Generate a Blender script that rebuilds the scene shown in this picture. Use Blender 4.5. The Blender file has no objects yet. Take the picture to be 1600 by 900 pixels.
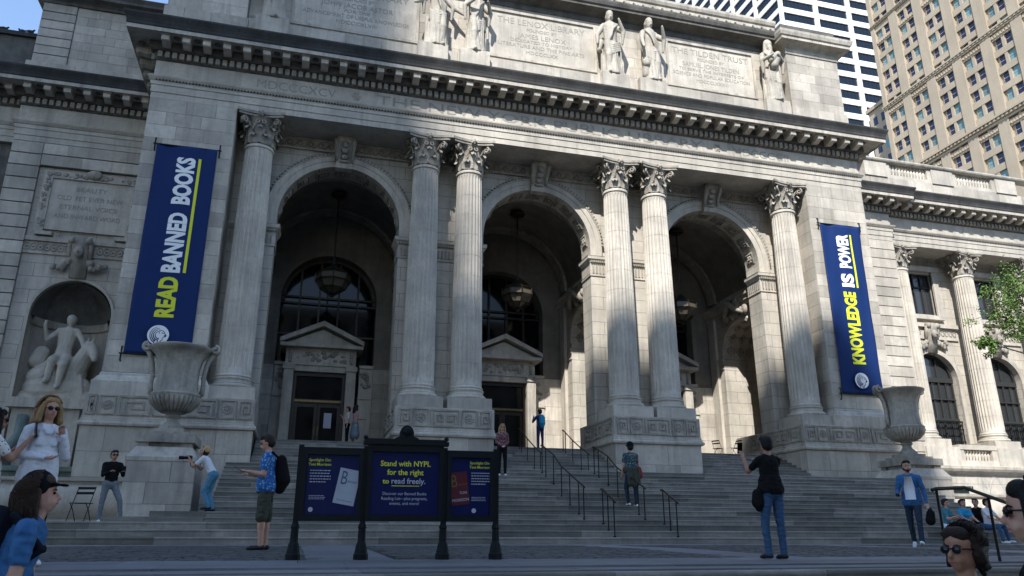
import bpy, bmesh, math, random
import numpy as np
from mathutils import Vector, Matrix
random.seed(7)
R = math.radians
scene = bpy.context.scene
col = scene.collection
# ---------------------------------------------------------------- camera
CAM = Vector((-10.194, -31.470, 0.097))
cd = bpy.data.cameras.new('camera'); cam = bpy.data.objects.new('camera', cd); col.objects.link(cam)
cd.sensor_width = 36.0; cd.lens = 36.0 * 1198.03 / 1600.0
cd.clip_start = 0.1; cd.clip_end = 3000
YAW, PIT = R(15.304), R(18.204)
fwd = Vector((math.sin(YAW) * math.cos(PIT), math.cos(YAW) * math.cos(PIT), math.sin(PIT)))
cam.location = CAM; cam.rotation_euler = fwd.to_track_quat('-Z', 'Y').to_euler()
scene.camera = cam
# ---------------------------------------------------------------- sky, sun, exposure
AZ, EL = R(28.5), R(43.5)
SUN = Vector((-math.sin(AZ) * math.cos(EL), -math.cos(AZ) * math.cos(EL), math.sin(EL)))
w = bpy.data.worlds.new('World'); scene.world = w; w.use_nodes = True
nt = w.node_tree; nt.nodes.clear()
sky = nt.nodes.new('ShaderNodeTexSky'); sky.sky_type = 'NISHITA'; sky.sun_disc = False
sky.sun_elevation = EL; sky.sun_rotation = R(208.5); sky.air_density = 1.0; sky.dust_density = 0.15; sky.ozone_density = 1.2
bg = nt.nodes.new('ShaderNodeBackground'); bg.inputs['Strength'].default_value = 0.142
wo = nt.nodes.new('ShaderNodeOutputWorld')
nt.links.new(sky.outputs[0], bg.inputs[0]); nt.links.new(bg.outputs[0], wo.inputs[0])
sd = bpy.data.lights.new('sun', 'SUN'); sd.energy = 3.5; sd.angle = R(0.53); sd.color = (1.0, 0.98, 0.945)
so = bpy.data.objects.new('sun', sd); col.objects.link(so); so.location = (-30, -60, 80)
so.rotation_euler = (-SUN).to_track_quat('-Z', 'Y').to_euler()
scene.view_settings.view_transform = 'Standard'; scene.view_settings.look = 'None'
scene.view_settings.exposure = 1.2; scene.view_settings.gamma = 1.0
scene.view_settings.use_curve_mapping = False
# ---------------------------------------------------------------- materials
MATS = {}
def mat(name, base, rough=0.7, metal=0.0, var=0.0, scale=1.0, dark=None, streak=0.0, bump=0.0, bscale=40.0, objvar=0.0,
        vein=None, emit=None, spec=0.28, joints=None):
    """procedural material: base colour, cloudy variation, soot streaks, per-object variation, grain relief"""
    m = bpy.data.materials.new(name); m.use_nodes = True
    n = m.node_tree; N = n.nodes; L = n.links; N.clear()
    out = N.new('ShaderNodeOutputMaterial'); b = N.new('ShaderNodeBsdfPrincipled')
    L.new(b.outputs[0], out.inputs[0])
    b.inputs['Roughness'].default_value = rough; b.inputs['Metallic'].default_value = metal
    b.inputs['Specular IOR Level'].default_value = spec
    c = (*base, 1)
    geo = N.new('ShaderNodeNewGeometry')
    cur = None
    def mix(fac_sock, a, bcol, blend='MIX', fac=None):
        mx = N.new('ShaderNodeMix'); mx.data_type = 'RGBA'; mx.blend_type = blend
        if fac_sock is not None: L.new(fac_sock, mx.inputs[0])
        else: mx.inputs[0].default_value = fac
        for i, v in ((6, a), (7, bcol)):
            if isinstance(v, tuple): mx.inputs[i].default_value = v
            else: L.new(v, mx.inputs[i])
        return mx.outputs[2]
    def noise(sc, detail=6, rgh=0.6, vec=None):
        t = N.new('ShaderNodeTexNoise'); t.inputs['Scale'].default_value = sc; t.inputs['Detail'].default_value = detail
        t.inputs['Roughness'].default_value = rgh
        L.new(vec if vec is not None else geo.outputs['Position'], t.inputs['Vector']); return t.outputs[0]
    def ramp(sock, p0, p1):
        r = N.new('ShaderNodeMapRange'); r.inputs['From Min'].default_value = p0; r.inputs['From Max'].default_value = p1
        r.clamp = True; L.new(sock, r.inputs['Value']); return r.outputs[0]
    cur = c
    if var:
        d = dark if dark else tuple(x * (1 - var) for x in base)
        cur = mix(ramp(noise(scale), 0.35, 0.68), c, (*d, 1))
        cur = mix(ramp(noise(scale * 7.3, 4), 0.45, 0.8), cur, (*[x * (1 - var * .8) for x in base], 1))
    if vein:
        mp = N.new('ShaderNodeMapping'); mp.inputs['Scale'].default_value = (0.35, 2.5, 5.0); mp.inputs['Rotation'].default_value = (0.15, 0.2, 0)
        L.new(geo.outputs['Position'], mp.inputs[0])
        cur = mix(ramp(noise(1.3, 8, 0.7, mp.outputs[0]), 0.48, 0.66), cur, (*vein, 1))
    if streak:
        mp = N.new('ShaderNodeMapping'); mp.inputs['Scale'].default_value = (2.2, 2.2, 0.16)
        L.new(geo.outputs['Position'], mp.inputs[0])
        s = ramp(noise(1.2, 8, 0.72, mp.outputs[0]), 0.47, 0.74)
        ml = N.new('ShaderNodeMath'); ml.operation = 'MULTIPLY'; ml.inputs[1].default_value = streak; L.new(s, ml.inputs[0])
        cur = mix(ml.outputs[0], cur, (base[0] * .22, base[1] * .23, base[2] * .24, 1))
    if objvar:
        oi = N.new('ShaderNodeObjectInfo')
        r = N.new('ShaderNodeMapRange'); r.inputs['To Min'].default_value = 1 - objvar; r.inputs['To Max'].default_value = 1 + objvar * .6
        L.new(oi.outputs['Random'], r.inputs['Value'])
        cc = N.new('ShaderNodeCombineColor')
        for i in range(3): L.new(r.outputs[0], cc.inputs[i])
        cur = mix(None, cur, cc.outputs[0], 'MULTIPLY', 1.0)
    if joints:
        cw, ch, jc = joints
        sep = N.new('ShaderNodeSeparateXYZ'); L.new(geo.outputs['Position'], sep.inputs[0])
        ad = N.new('ShaderNodeMath'); ad.operation = 'ADD'; L.new(sep.outputs[0], ad.inputs[0]); L.new(sep.outputs[1], ad.inputs[1])
        cb = N.new('ShaderNodeCombineXYZ'); L.new(ad.outputs[0], cb.inputs[0]); L.new(sep.outputs[2], cb.inputs[1])
        bt = N.new('ShaderNodeTexBrick'); L.new(cb.outputs[0], bt.inputs['Vector'])
        bt.inputs['Scale'].default_value = 1; bt.inputs['Brick Width'].default_value = cw; bt.inputs['Row Height'].default_value = ch
        bt.inputs['Mortar Size'].default_value = 0.012; bt.inputs['Mortar Smooth'].default_value = 0.1
        cur = mix(bt.outputs['Fac'], cur, (*jc, 1))
    if isinstance(cur, tuple): b.inputs['Base Color'].default_value = cur
    else: L.new(cur, b.inputs['Base Color'])
    if bump:
        bp = N.new('ShaderNodeBump'); bp.inputs['Strength'].default_value = bump; bp.inputs['Distance'].default_value = 0.02
        L.new(noise(bscale, 5), bp.inputs['Height']); L.new(bp.outputs[0], b.inputs['Normal'])
    if emit:
        b.inputs['Emission Color'].default_value = (*emit[:3], 1); b.inputs['Emission Strength'].default_value = emit[3]
    MATS[name] = m; return m
MARB = (0.54, 0.487, 0.408)
mat('marble', MARB, 0.62, var=.38, scale=.7, streak=.72, bump=.35, bscale=22)
mat('marble_block', MARB, 0.62, var=.36, scale=.6, streak=.52, bump=.4, bscale=25, objvar=.24)
mat('marble_clean', (.56, .507, .427), 0.6, var=.32, scale=.9, streak=.48, bump=.35, bscale=25, objvar=.12)
mat('marble_joint', (.53, .48, .405), 0.65, var=.3, scale=.8, streak=.5, bump=.3, bscale=25, joints=(1.5, .62, (.17, .165, .155)))
mat('marble_backing', (.13, .125, .115), 0.9)
mat('marble_carved', (.40, .36, .30), 0.7, var=.5, scale=2.2, streak=.5, bump=.5, bscale=18)
mat('marble_statue', (.46, .415, .345), 0.65, var=.35, scale=1.6, streak=.45, bump=.4, bscale=14)
mat('soot_stone', (.065, .064, .062), 0.85, var=.55, scale=1.2, streak=.5, bump=.5, bscale=20)
mat('dirty_shaded_stone', (.15, .14, .125), 0.8, var=.5, scale=1.5, streak=.6, bump=.5, bscale=20)  # dirty stone, darkened further to carry the shade under the cornices
mat('vault_shade_stone', (.25, .225, .185), 0.8, var=.4, scale=1.2, streak=.4, bump=.4, bscale=20)  # vault and back wall colour darkened to stand in for interior shade
mat('inscription', (.31, .29, .25), 0.8, var=.2, scale=3)  # dark letter tone paints the shade of incised grooves; letters stand proud
mat('step_stone', (.275, .258, .225), 0.6, var=.5, scale=.9, streak=.4, bump=.5, bscale=18, objvar=.4, vein=(.14, .135, .12))
MATS['step_slab'] = MATS['step_stone']
mat('paving', (.20, .20, .205), 0.7, var=.3, scale=.5, bump=.4, bscale=22, objvar=.2, vein=(.12, .12, .125))
mat('cobble', (.12, .115, .11), 0.75, var=.35, scale=3, bump=.5, bscale=40, objvar=.3)
mat('joint_fill', (.035, .034, .033), 0.95)
mat('asphalt', (.05, .05, .052), 0.9, var=.3, scale=2, bump=.4, bscale=60)
mat('urn_stone', (.41, .375, .315), 0.7, var=.5, scale=1.1, streak=.85, bump=.5, bscale=16)
mat('green_stone', (.17, .21, .185), 0.5, var=.4, scale=1.0, streak=.6, bump=.3)
mat('black_iron', (.009, .010, .011), 0.5, spec=.18, var=.3, scale=5, bump=.2)
mat('sign_iron', (.008, .012, .014), 0.5, spec=.14, var=.4, scale=6, bump=.25, bscale=30)
mat('brass', (.20, .145, .07), 0.45, metal=1.0, var=.35, scale=6)
mat('bronze', (.055, .045, .035), 0.45, metal=.6, var=.4, scale=4)
mat('door_wood', (.035, .022, .015), 0.4, var=.4, scale=3)
mat('dark_glass', (.004, .005, .006), 0.05, spec=.20)
mat('tread_brass', (.05, .045, .035), 0.4, metal=.6, var=.4, scale=6)
mat('wing_glass', (.03, .033, .036), 0.08, spec=.6)
mat('window_frame', (.03, .03, .029), 0.6)
mat('lamp_glass', (.10, .085, .06), 0.25)
mat('water', (.10, .13, .12), 0.05)
mat('water_jet', (.55, .6, .62), 0.1)
mat('banner_blue', (.002, .021, .105), 0.7, spec=.25, var=.1, scale=1.5, bump=.3, bscale=2.0)
mat('banner_white', (.80, .80, .78), 0.6)
mat('banner_yellow', (.66, .68, .03), 0.6)
mat('sign_blue', (.004, .009, .062), 0.4, spec=.12)
mat('sign_pale', (.36, .40, .46), 0.4, var=.15, scale=4)
mat('sign_maroon', (.09, .008, .018), 0.4, var=.2, scale=4)
mat('sign_grey_text', (.42, .44, .5), 0.5)
mat('sign_ink', (.05, .07, .13), 0.5)
mat('tower_beige', (.41, .34, .255), 0.8, var=.2, scale=.15, streak=.15, bump=.2, bscale=3)
mat('tower_tan', (.36, .30, .22), 0.8, var=.25, scale=.3, bump=.2, bscale=3)
mat('tower_white', (.70, .69, .66), 0.6, var=.08, scale=.1)
mat('tower_glass', (.010, .014, .022), 0.08, spec=.35)
mat('tower_pane', (.015, .017, .05), 0.07, spec=.6)
mat('tower_blind', (.13, .24, .27), 0.35, objvar=.35)
mat('block_brick', (.48, .42, .35), 0.9, var=.2, scale=.2)
mat('leaf', (.12, .20, .045), 0.5, var=.4, scale=3, objvar=.3)
mat('bark', (.09, .07, .055), 0.9, var=.4, scale=8, bump=.6, bscale=30)
# ---------------------------------------------------------------- helpers
class MB:
    def __init__(s): s.v = []; s.f = []
    def add(s, v, f):
        o = len(s.v); s.v += [tuple(p) for p in v]; s.f += [tuple(i + o for i in q) for q in f]
    def box(s, x0, x1, y0, y1, z0, z1):
        s.add([(x0,y0,z0),(x1,y0,z0),(x1,y1,z0),(x0,y1,z0),(x0,y0,z1),(x1,y0,z1),(x1,y1,z1),(x0,y1,z1)],
              [(0,3,2,1),(4,5,6,7),(0,1,5,4),(1,2,6,5),(2,3,7,6),(3,0,4,7)])
    def prism(s, poly, axis, a, b):
        """closed polygon of (p,q) extruded along axis from a to b; axis x:(y,z) y:(x,z) z:(x,y)"""
        n = len(poly)
        mk = {'x': lambda p, t: (t, p[0], p[1]), 'y': lambda p, t: (p[0], t, p[1]), 'z': lambda p, t: (p[0], p[1], t)}[axis]
        v = [mk(p, a) for p in poly] + [mk(p, b) for p in poly]
        s.add(v, [tuple(range(n))[::-1], tuple(range(n, 2 * n))] + [(i, (i + 1) % n, (i + 1) % n + n, i + n) for i in range(n)])
    def lathe(s, prof, n=24, c=(0, 0, 0), cap=True):
        v = []; f = []
        for r, z in prof:
            v += [(c[0] + r * math.cos(2 * math.pi * i / n), c[1] + r * math.sin(2 * math.pi * i / n), c[2] + z) for i in range(n)]
        for j in range(len(prof) - 1):
            f += [(j*n+i, j*n+(i+1)%n, (j+1)*n+(i+1)%n, (j+1)*n+i) for i in range(n)]
        if cap:
            f.append(tuple(range(n))[::-1]); f.append(tuple(range((len(prof)-1)*n, len(prof)*n)))
        s.add(v, f)
    def tube(s, pts, r, n=8, cap=True):
        pts = [Vector(p) for p in pts]; rr = r if isinstance(r, (list, tuple)) else [r] * len(pts)
        v = []; f = []; up = None
        for i, p in enumerate(pts):
            d = (pts[min(i+1, len(pts)-1)] - pts[max(i-1, 0)]).normalized()
            if up is None: up = Vector((0, 0, 1)) if abs(d.z) < .9 else Vector((1, 0, 0))
            a = d.cross(up).normalized(); up = a.cross(d).normalized()
            v += [p + (a * math.cos(2*math.pi*k/n) + up * math.sin(2*math.pi*k/n)) * rr[i] for k in range(n)]
        for j in range(len(pts) - 1):
            f += [(j*n+k, j*n+(k+1)%n, (j+1)*n+(k+1)%n, (j+1)*n+k) for k in range(n)]
        if cap: f.append(tuple(range(n))[::-1]); f.append(tuple(range((len(pts)-1)*n, len(pts)*n)))
        s.add(v, f)
    def sphere(s, c, r, n=10, m=7, sc=(1, 1, 1)):
        v = [(c[0], c[1], c[2] - r * sc[2])]; f = []
        for j in range(1, m):
            a = -math.pi/2 + math.pi*j/m
            v += [(c[0]+r*sc[0]*math.cos(a)*math.cos(2*math.pi*i/n), c[1]+r*sc[1]*math.cos(a)*math.sin(2*math.pi*i/n), c[2]+r*sc[2]*math.sin(a)) for i in range(n)]
        v.append((c[0], c[1], c[2] + r * sc[2]))
        f += [(0, 1+(i+1)%n, 1+i) for i in range(n)]
        for j in range(m-2): f += [(1+j*n+i, 1+j*n+(i+1)%n, 1+(j+1)*n+(i+1)%n, 1+(j+1)*n+i) for i in range(n)]
        t = len(v)-1; f += [(t, 1+(m-2)*n+i, 1+(m-2)*n+(i+1)%n) for i in range(n)]
        s.add(v, f)
    def sweep(s, path, prof, z0=0.0):
        """prof [(out,z)] carried along a plan path with mitred corners; outside is on the right of the path"""
        P = [Vector(p) for p in path]; k = len(prof); v = []; f = []
        for i, p in enumerate(P):
            ds = []
            if i > 0: ds.append((P[i] - P[i-1]).normalized())
            if i < len(P)-1: ds.append((P[i+1] - P[i]).normalized())
            ns = [Vector((d.y, -d.x)) for d in ds]
            m = ns[0] if len(ns) == 1 else (ns[0] + ns[1]) / (1 + ns[0].dot(ns[1]))
            v += [(p.x + m.x*o, p.y + m.y*o, z0 + z) for o, z in prof]
        for i in range(len(P)-1):
            f += [(i*k+j, (i+1)*k+j, (i+1)*k+j+1, i*k+j+1) for j in range(k-1)]
        f.append(tuple(range(k))); f.append(tuple(range((len(P)-1)*k, len(P)*k))[::-1])
        s.add(v, f)
    def mesh(s, name):
        me = bpy.data.meshes.new(name); me.from_pydata(s.v, [], s.f); me.update(); return me
    def build(s, name, m, parent=None, smooth=False, kind=None, angle=None):
        o = mkobj(name, s.mesh(name), m, parent)
        if smooth or angle:
            o.data.polygons.foreach_set('use_smooth', [True] * len(o.data.polygons))
            if angle: o.data.set_sharp_from_angle(angle=R(angle))
        if kind: o['kind'] = kind
        return o
def mkobj(name, me, m=None, parent=None):
    o = bpy.data.objects.new(name, me); col.objects.link(o)
    if m is not None and len(me.materials) == 0: me.materials.append(MATS[m] if isinstance(m, str) else m)
    if parent is not None:
        o.parent = parent
        o.matrix_parent_inverse = PINV.get(parent.name, Matrix.Identity(4))
    return o
PINV = {}
def thing(name, label, cat, loc=(0, 0, 0), rz=0.0, group=None, local=True):
    """an Empty at the thing's base; local=False: children are given in world coordinates"""
    o = bpy.data.objects.new(name, None); col.objects.link(o); o.empty_display_size = .2
    o.location = loc; o.rotation_euler = (0, 0, rz)
    o['label'] = label; o['category'] = cat
    if group: o['group'] = group
    if not local: PINV[o.name] = (Matrix.Translation(Vector(loc)) @ Matrix.Rotation(rz, 4, 'Z')).inverted()
    return o
def part(name, parent):
    """an Empty part that holds sub-parts"""
    o = bpy.data.objects.new(name, None); col.objects.link(o); o.empty_display_size = .2
    o.parent = parent; o.matrix_parent_inverse = PINV.get(parent.name, Matrix.Identity(4))
    return o
def tag(o, label, cat, group=None):
    o['label'] = label; o['category'] = cat
    if group: o['group'] = group
    return o
def struct(o): o['kind'] = 'structure'; return o
def dup(root, loc=None, rz=None, label=None, group=None, parent=None):
    def cp(o, par):
        c = o.copy(); col.objects.link(c); c.parent = par
        for ch in o.children: cp(ch, c)
        return c
    r = cp(root, parent)
    if loc is not None: r.location = loc
    if rz is not None: r.rotation_euler = (0, 0, rz)
    if label: r['label'] = label
    if group: r['group'] = group
    return r
UNIT = {}
def stone(parent, x0, x1, y0, y1, z0, z1, m, name='stone'):
    if m not in UNIT:
        b = MB()
        if m == 'step_stone':      # worn tread with a projecting, rounded nosing
            pr = [(.5, -.5), (-.478, -.5), (-.478, .20), (-.494, .27), (-.5, .33), (-.497, .41), (-.482, .47), (-.46, .5), (.5, .5)]
            b.prism(pr, 'x', -.5, .5)
        else: b.box(-.5, .5, -.5, .5, -.5, .5)
        UNIT[m] = b.mesh('block_' + m); UNIT[m].materials.append(MATS[m])
    o = mkobj(name, UNIT[m], None, parent)
    o.location = ((x0+x1)/2, (y0+y1)/2, (z0+z1)/2); o.scale = (x1-x0, y1-y0, z1-z0); return o
def ashlar(parent, x0, x1, z0, z1, y, course=.6, ln=1.4, m='marble_block', depth=.16, j=.012, rnd=random, hole=None, name='stone'):
    """courses of single stones with open joints on a face looking to -Y"""
    n = max(1, round((z1-z0)/course)); h = (z1-z0)/n
    for i in range(n):
        x = x0; first = True
        while x < x1 - 1e-6:
            l = ln * rnd.uniform(.75, 1.3)
            if first and i % 2: l *= .55
            first = False
            e = x + l
            if x1 - e < ln*.45: e = x1
            za, zb = z0+i*h+j/2, z0+(i+1)*h-j/2
            if not (hole and hole((x+e)/2, (za+zb)/2)):
                dy = rnd.uniform(-.003, .003)
                stone(parent, x+j/2, e-j/2, y+dy, y+depth, za, zb, m, name)
            x = e
TXT = {}
def text_mesh(s, offset=0.0, extrude=0.01):
    k = (s, offset, extrude)
    if k in TXT: return TXT[k]
    cu = bpy.data.curves.new('lettering', 'FONT'); cu.body = s; cu.size = 1.0; cu.extrude = extrude; cu.offset = offset
    cu.align_x = 'CENTER'; cu.resolution_u = 3
    o = bpy.data.objects.new('lettering', cu); col.objects.link(o)
    dg = bpy.context.evaluated_depsgraph_get()
    me = bpy.data.meshes.new_from_object(o.evaluated_get(dg)); bpy.data.objects.remove(o)
    co = np.empty(len(me.vertices)*3); me.vertices.foreach_get('co', co); co = co.reshape(-1, 3)
    TXT[k] = (co, [tuple(p.vertices) for p in me.polygons], co[:, 0].min(), co[:, 0].max(), co[:, 1].max())
    bpy.data.meshes.remove(me); return TXT[k]
def lettering(s, width, height, m, parent, place, offset=0.0, depth=.006, name='lettering', fine=0):
    """letters fitted to width x height; place(u,v,d)->world: u along the line from its middle, v up from the base line, d out of the face"""
    co, fs, a, b, h = text_mesh(s, offset)
    cap = text_mesh('H', offset)[4]
    sx = width/(b-a) if width else height/cap
    sy = height/cap
    mb = MB(); mid = (a+b)/2
    if fine:                                        # cut long faces so that the letters can follow the cloth
        bm = bmesh.new(); vs = [bm.verts.new((p[0]*sx, p[1]*sy, p[2])) for p in co]
        for q in fs:
            try: bm.faces.new([vs[i] for i in q])
            except ValueError: pass
        bmesh.ops.triangulate(bm, faces=bm.faces[:])
        for _ in range(4):
            ed = [e for e in bm.edges if e.calc_length() > fine]
            if ed: bmesh.ops.subdivide_edges(bm, edges=ed, cuts=1); bmesh.ops.triangulate(bm, faces=bm.faces[:])
        bm.verts.index_update()
        co = np.array([(v.co.x/sx, v.co.y/sy, v.co.z) for v in bm.verts]); fs = [tuple(v.index for v in f.verts) for f in bm.faces]; bm.free()
    mb.add([place((p[0]-mid)*sx, p[1]*sy, (p[2]/.01+1)/2*depth) for p in co], fs)
    return mb.build(name, m, parent)
def tf_wall(x, z, y):          # text on a wall looking to -Y
    return lambda u, v, d: (x+u, y-d, z+v)
# ================================================================ ground and steps
def slope_z(y):
    pts = [(-23.5, -.195), (-21.3, -.135), (-18.0, -.06), (-12.4, 0.0)]
    if y <= pts[0][0]: return pts[0][1]
    for (a, za), (b, zb) in zip(pts, pts[1:]):
        if y <= b: return za + (zb-za)*(y-a)/(b-a)
    return 0.0
SIDEWALK = -1.36
rs = random.Random(3)
g = MB(); g.box(-420, 420, -420, 420, -2.2, -1.52)
struct(g.build('street', 'asphalt'))
g = MB(); g.box(-140, 140, -38, -22.0, -1.515, SIDEWALK - .01)
sw = struct(g.build('sidewalk', 'joint_fill'))
for i in range(-9, 10):
    for k, (ya, yb) in enumerate(((-38, -35), (-35, -32), (-32, -29), (-29, -25.2))):
        stone(sw, i*2.4-10+.01, i*2.4-7.6-.01, ya+.01, yb-.01, SIDEWALK-.12, SIDEWALK+rs.uniform(-.002, .002), 'paving', 'paving_slab')
# terrace: bedding under single flags laid to the fall towards the avenue
g = MB(); g.add([(-140, -23.5, -.24), (140, -23.5, -.24), (140, -21.3, -.175), (-140, -21.3, -.175), (140, -18, -.10), (-140, -18, -.10),
                 (140, -12.0, -.04), (-140, -12.0, -.04), (140, 12, -.04), (-140, 12, -.04)],
                [(0, 1, 2, 3), (3, 2, 4, 5), (5, 4, 6, 7), (7, 6, 8, 9)])
g.box(-140, 140, -23.4, -22.9, -1.5, -.30)
terr = struct(g.build('terrace', 'joint_fill'))
FLAG = {}
def flag(x0, x1, y0, y1, m='paving', name='paving_slab', th=.06, gap=.008):
    k = (round(x1-x0, 3), round(y1-y0, 3), m, round(slope_z(y0), 3))
    if k not in FLAG:
        za, zb = slope_z(y0), slope_z(y1); b = MB(); X = (x1-x0)/2-gap/2; Y = (y1-y0)/2-gap/2; c = (za+zb)/2
        b.add([(-X, -Y, za-c-th), (X, -Y, za-c-th), (X, Y, zb-c-th), (-X, Y, zb-c-th), (-X, -Y, za-c), (X, -Y, za-c), (X, Y, zb-c), (-X, Y, zb-c)],
              [(0,3,2,1),(4,5,6,7),(0,1,5,4),(1,2,6,5),(2,3,7,6),(3,0,4,7)])
        FLAG[k] = (b.mesh('slab'), c); FLAG[k][0].materials.append(MATS[m])
    me, c = FLAG[k]
    o = mkobj(name, me, None, terr); o.location = ((x0+x1)/2, (y0+y1)/2, c + rs.uniform(-.0015, .0015)); return o
rows = [(-22.75, -22.0), (-22.0, -21.3), (-14.0, -13.2), (-13.2, -12.42)]
for r_, (ya, yb) in enumerate(rows):
    x = -21.0 - .5*(r_ % 2)
    while x < 20: flag(x, x+1.9, ya, yb); x += 1.9
x = -21.0
while x < 22:                                   # long kerb stones along the edge
    o = stone(terr, x+.005, x+2.295, -23.5, -22.76, -.42, -.195+rs.uniform(-.002, .002), 'paving', 'kerb_stone'); x += 2.3
# granite setts fill the bays between the flags (far too many to pick apart): one mesh
g = MB()
y = -21.29
while y < -14.02:
    yb = min(y+.165, -14.01); x = -20.5 + rs.random()*.1
    while x < 21:
        l = rs.uniform(.2, .3)
        if math.fmod(x+40, 6.0) > 1.1:
            h = rs.uniform(-.008, .004); za, zb = slope_z(y)+h, slope_z(yb)+h
            X0, X1, Y0, Y1 = x+.012, x+l-.012, y+.012, yb-.012
            g.add([(X0, Y0, za-.05), (X1, Y0, za-.05), (X1, Y1, zb-.05), (X0, Y1, zb-.05), (X0+.012, Y0+.012, za), (X1-.012, Y0+.012, za), (X1-.012, Y1-.012, zb), (X0+.012, Y1-.012, zb)],
                  [(4,5,6,7),(0,1,5,4),(1,2,6,5),(2,3,7,6),(3,0,4,7)])
        x += l
    y += .165
g.build('setts', 'cobble', terr, kind='stuff')
for i in range(-4, 5):                           # flag strips across the setts
    x0 = i*6.0 - 40 + 36.0 + .02
    for ya, yb in ((-21.3, -19.65), (-19.65, -18.0), (-18.0, -16.0), (-16.0, -14.01)): flag(x0 - .02+.0, x0+1.06, ya, yb)
def flight(name, x0, x1, y0, z0, n, rise, tread, ln=2.4, back=None, seed=1, clip=None):
    root = bpy.data.objects.new(name, None); col.objects.link(root); root['kind'] = 'structure'; root.location = (0, y0, z0)
    PINV[root.name] = Matrix.Translation((0, -y0, -z0))
    r = random.Random(seed)
    for i in range(n):
        ya = y0 + i*tread; yb = ya + tread + .12
        if i == n-1 and back is not None:            # landing slabs behind the top step
            x = x0
            while x < x1-1e-6:
                e = min(x+2.6, x1); e = x1 if x1-e < 1.2 else e
                stone(root, x+.003, e-.003, yb-.06, back, z0+i*rise-.03, z0+(i+1)*rise-.003, 'step_slab', 'landing_slab'); x = e
        x = x0
        first = True
        while x < x1-1e-6:
            l = ln*r.uniform(.6, 1.5) * (.5 if first and i % 2 else 1); first = False
            e = x+l
            if x1-e < ln*.5: e = x1
            dy = r.uniform(-.004, .004)
            o = stone(root, x+.003, e-.003, ya+dy, yb, z0+i*rise-.03, z0+(i+1)*rise+r.uniform(-.002, .002), 'step_stone', 'step_stone')
            x = e
    return root
flight('lower_steps', -34, 40, -12.4, 0, 3, .165, .38, 3.0, back=-10.55, seed=2)
flight('kerb_steps', -30, 30, -25.6, SIDEWALK, 7, (-.21-SIDEWALK)/7, .3, 2.2, back=-23.0, seed=8)
RS = .142; Z0 = .495
flight('main_steps', -12.3, 12.3, -10.6, Z0, 13, RS, .35, 2.3, back=-4.4, seed=3)
Z1 = Z0 + 13*RS                                   # 2.34
for i, xl in enumerate((-14.6, -13.6)):           # the two lowest steps run on in front of the urn plinths
    for sg in (-1, 1):
        a_, b_ = sorted((sg*abs(xl), sg*12.305)); o = stone(None, a_, b_, -10.6+i*.35, -6.0, Z0-.02, Z0+(i+1)*RS, 'step_slab', 'step_stone')
        o.parent = bpy.data.objects['main_steps']; o.matrix_parent_inverse = PINV['main_steps']
g = MB(); g.box(-12.3, 12.3, -4.42, 3.3, .3, Z1-.012); struct(g.build('upper_terrace', 'step_stone'))
g = MB(); g.box(-60, -12.31, -10.58, 6.9, -.02, Z0-.008); g.box(12.31, 60, -10.58, 6.9, -.02, Z0-.008); struct(g.build('fountain_terrace', 'paving'))
FL = 3.95
for i, (a, b) in enumerate(((-11.88, -6.68), (-2.60, 2.60), (6.68, 11.88))):
    flight('upper_steps', a, b, -2.25, Z1, 11, (FL-Z1)/11, .335, 2.0, back=2.6, seed=11+i)
# ================================================================ library
lib = thing('library_building', 'grand white marble library with three arched portals behind tall fluted columns', 'library', (0, 0, 0))
def LP(name): return part(name, lib)
ENT = [(-70, 5.05), (-24.0, 5.05), (-24.0, 4.7), (-17.35, 4.7), (-17.35, -.75), (17.35, -.75), (17.35, 4.7), (24.0, 4.7), (24.0, 5.05), (70, 5.05)]
# architrave
g = MB(); g.sweep(ENT, [(-2.1, 17.57), (0, 17.57), (0, 17.84), (.035, 17.85), (.035, 18.17), (.07, 18.18), (.07, 18.36), (.11, 18.38), (.19, 18.50), (.20, 18.56), (0.0, 18.585), (-.4, 18.585)])
g.build('architrave', 'marble_clean', lib)
g = MB()                                           # egg-and-dart bead under the architrave cap
x = -17.2
while x < 17.25:
    g.sphere((x, -.86, 18.40), .045, 5, 4, (1, .8, 1.2)); x += .13
x = 24.2
while x < 36: g.sphere((x, 4.94, 18.40), .045, 5, 4, (1, .8, 1.2)); x += .13
g.build('egg_moulding', 'soot_stone', lib, kind='stuff')
g = MB(); g.sweep(ENT, [(0, 18.585), (0, 19.36)]); g.build('frieze', 'marble_clean', lib)
g = MB(); g.sweep(ENT, [(-.3, 19.355), (.02, 19.355), (.06, 19.38), (.08, 19.41), (.08, 19.72), (.10, 19.73), (.22, 19.74), (.29, 19.81), (.30, 19.83), (.30, 20.13), (-.3, 20.13)])
g.build('cornice_bed', 'dirty_shaded_stone', lib)
g = MB(); g.sweep(ENT, [(.2, 20.125), (1.03, 20.125), (1.03, 20.075), (1.08, 20.075), (1.08, 20.25), (.2, 20.25)]); g.build('corona', 'marble', lib)
g = MB(); g.sweep(ENT, [(.2, 20.25), (1.09, 20.25), (1.115, 20.30), (1.11, 20.40), (1.15, 20.54), (1.21, 20.66), (1.24, 20.72), (1.24, 20.80), (-.9, 20.99)]); g.build('sima', 'soot_stone', lib)
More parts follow.
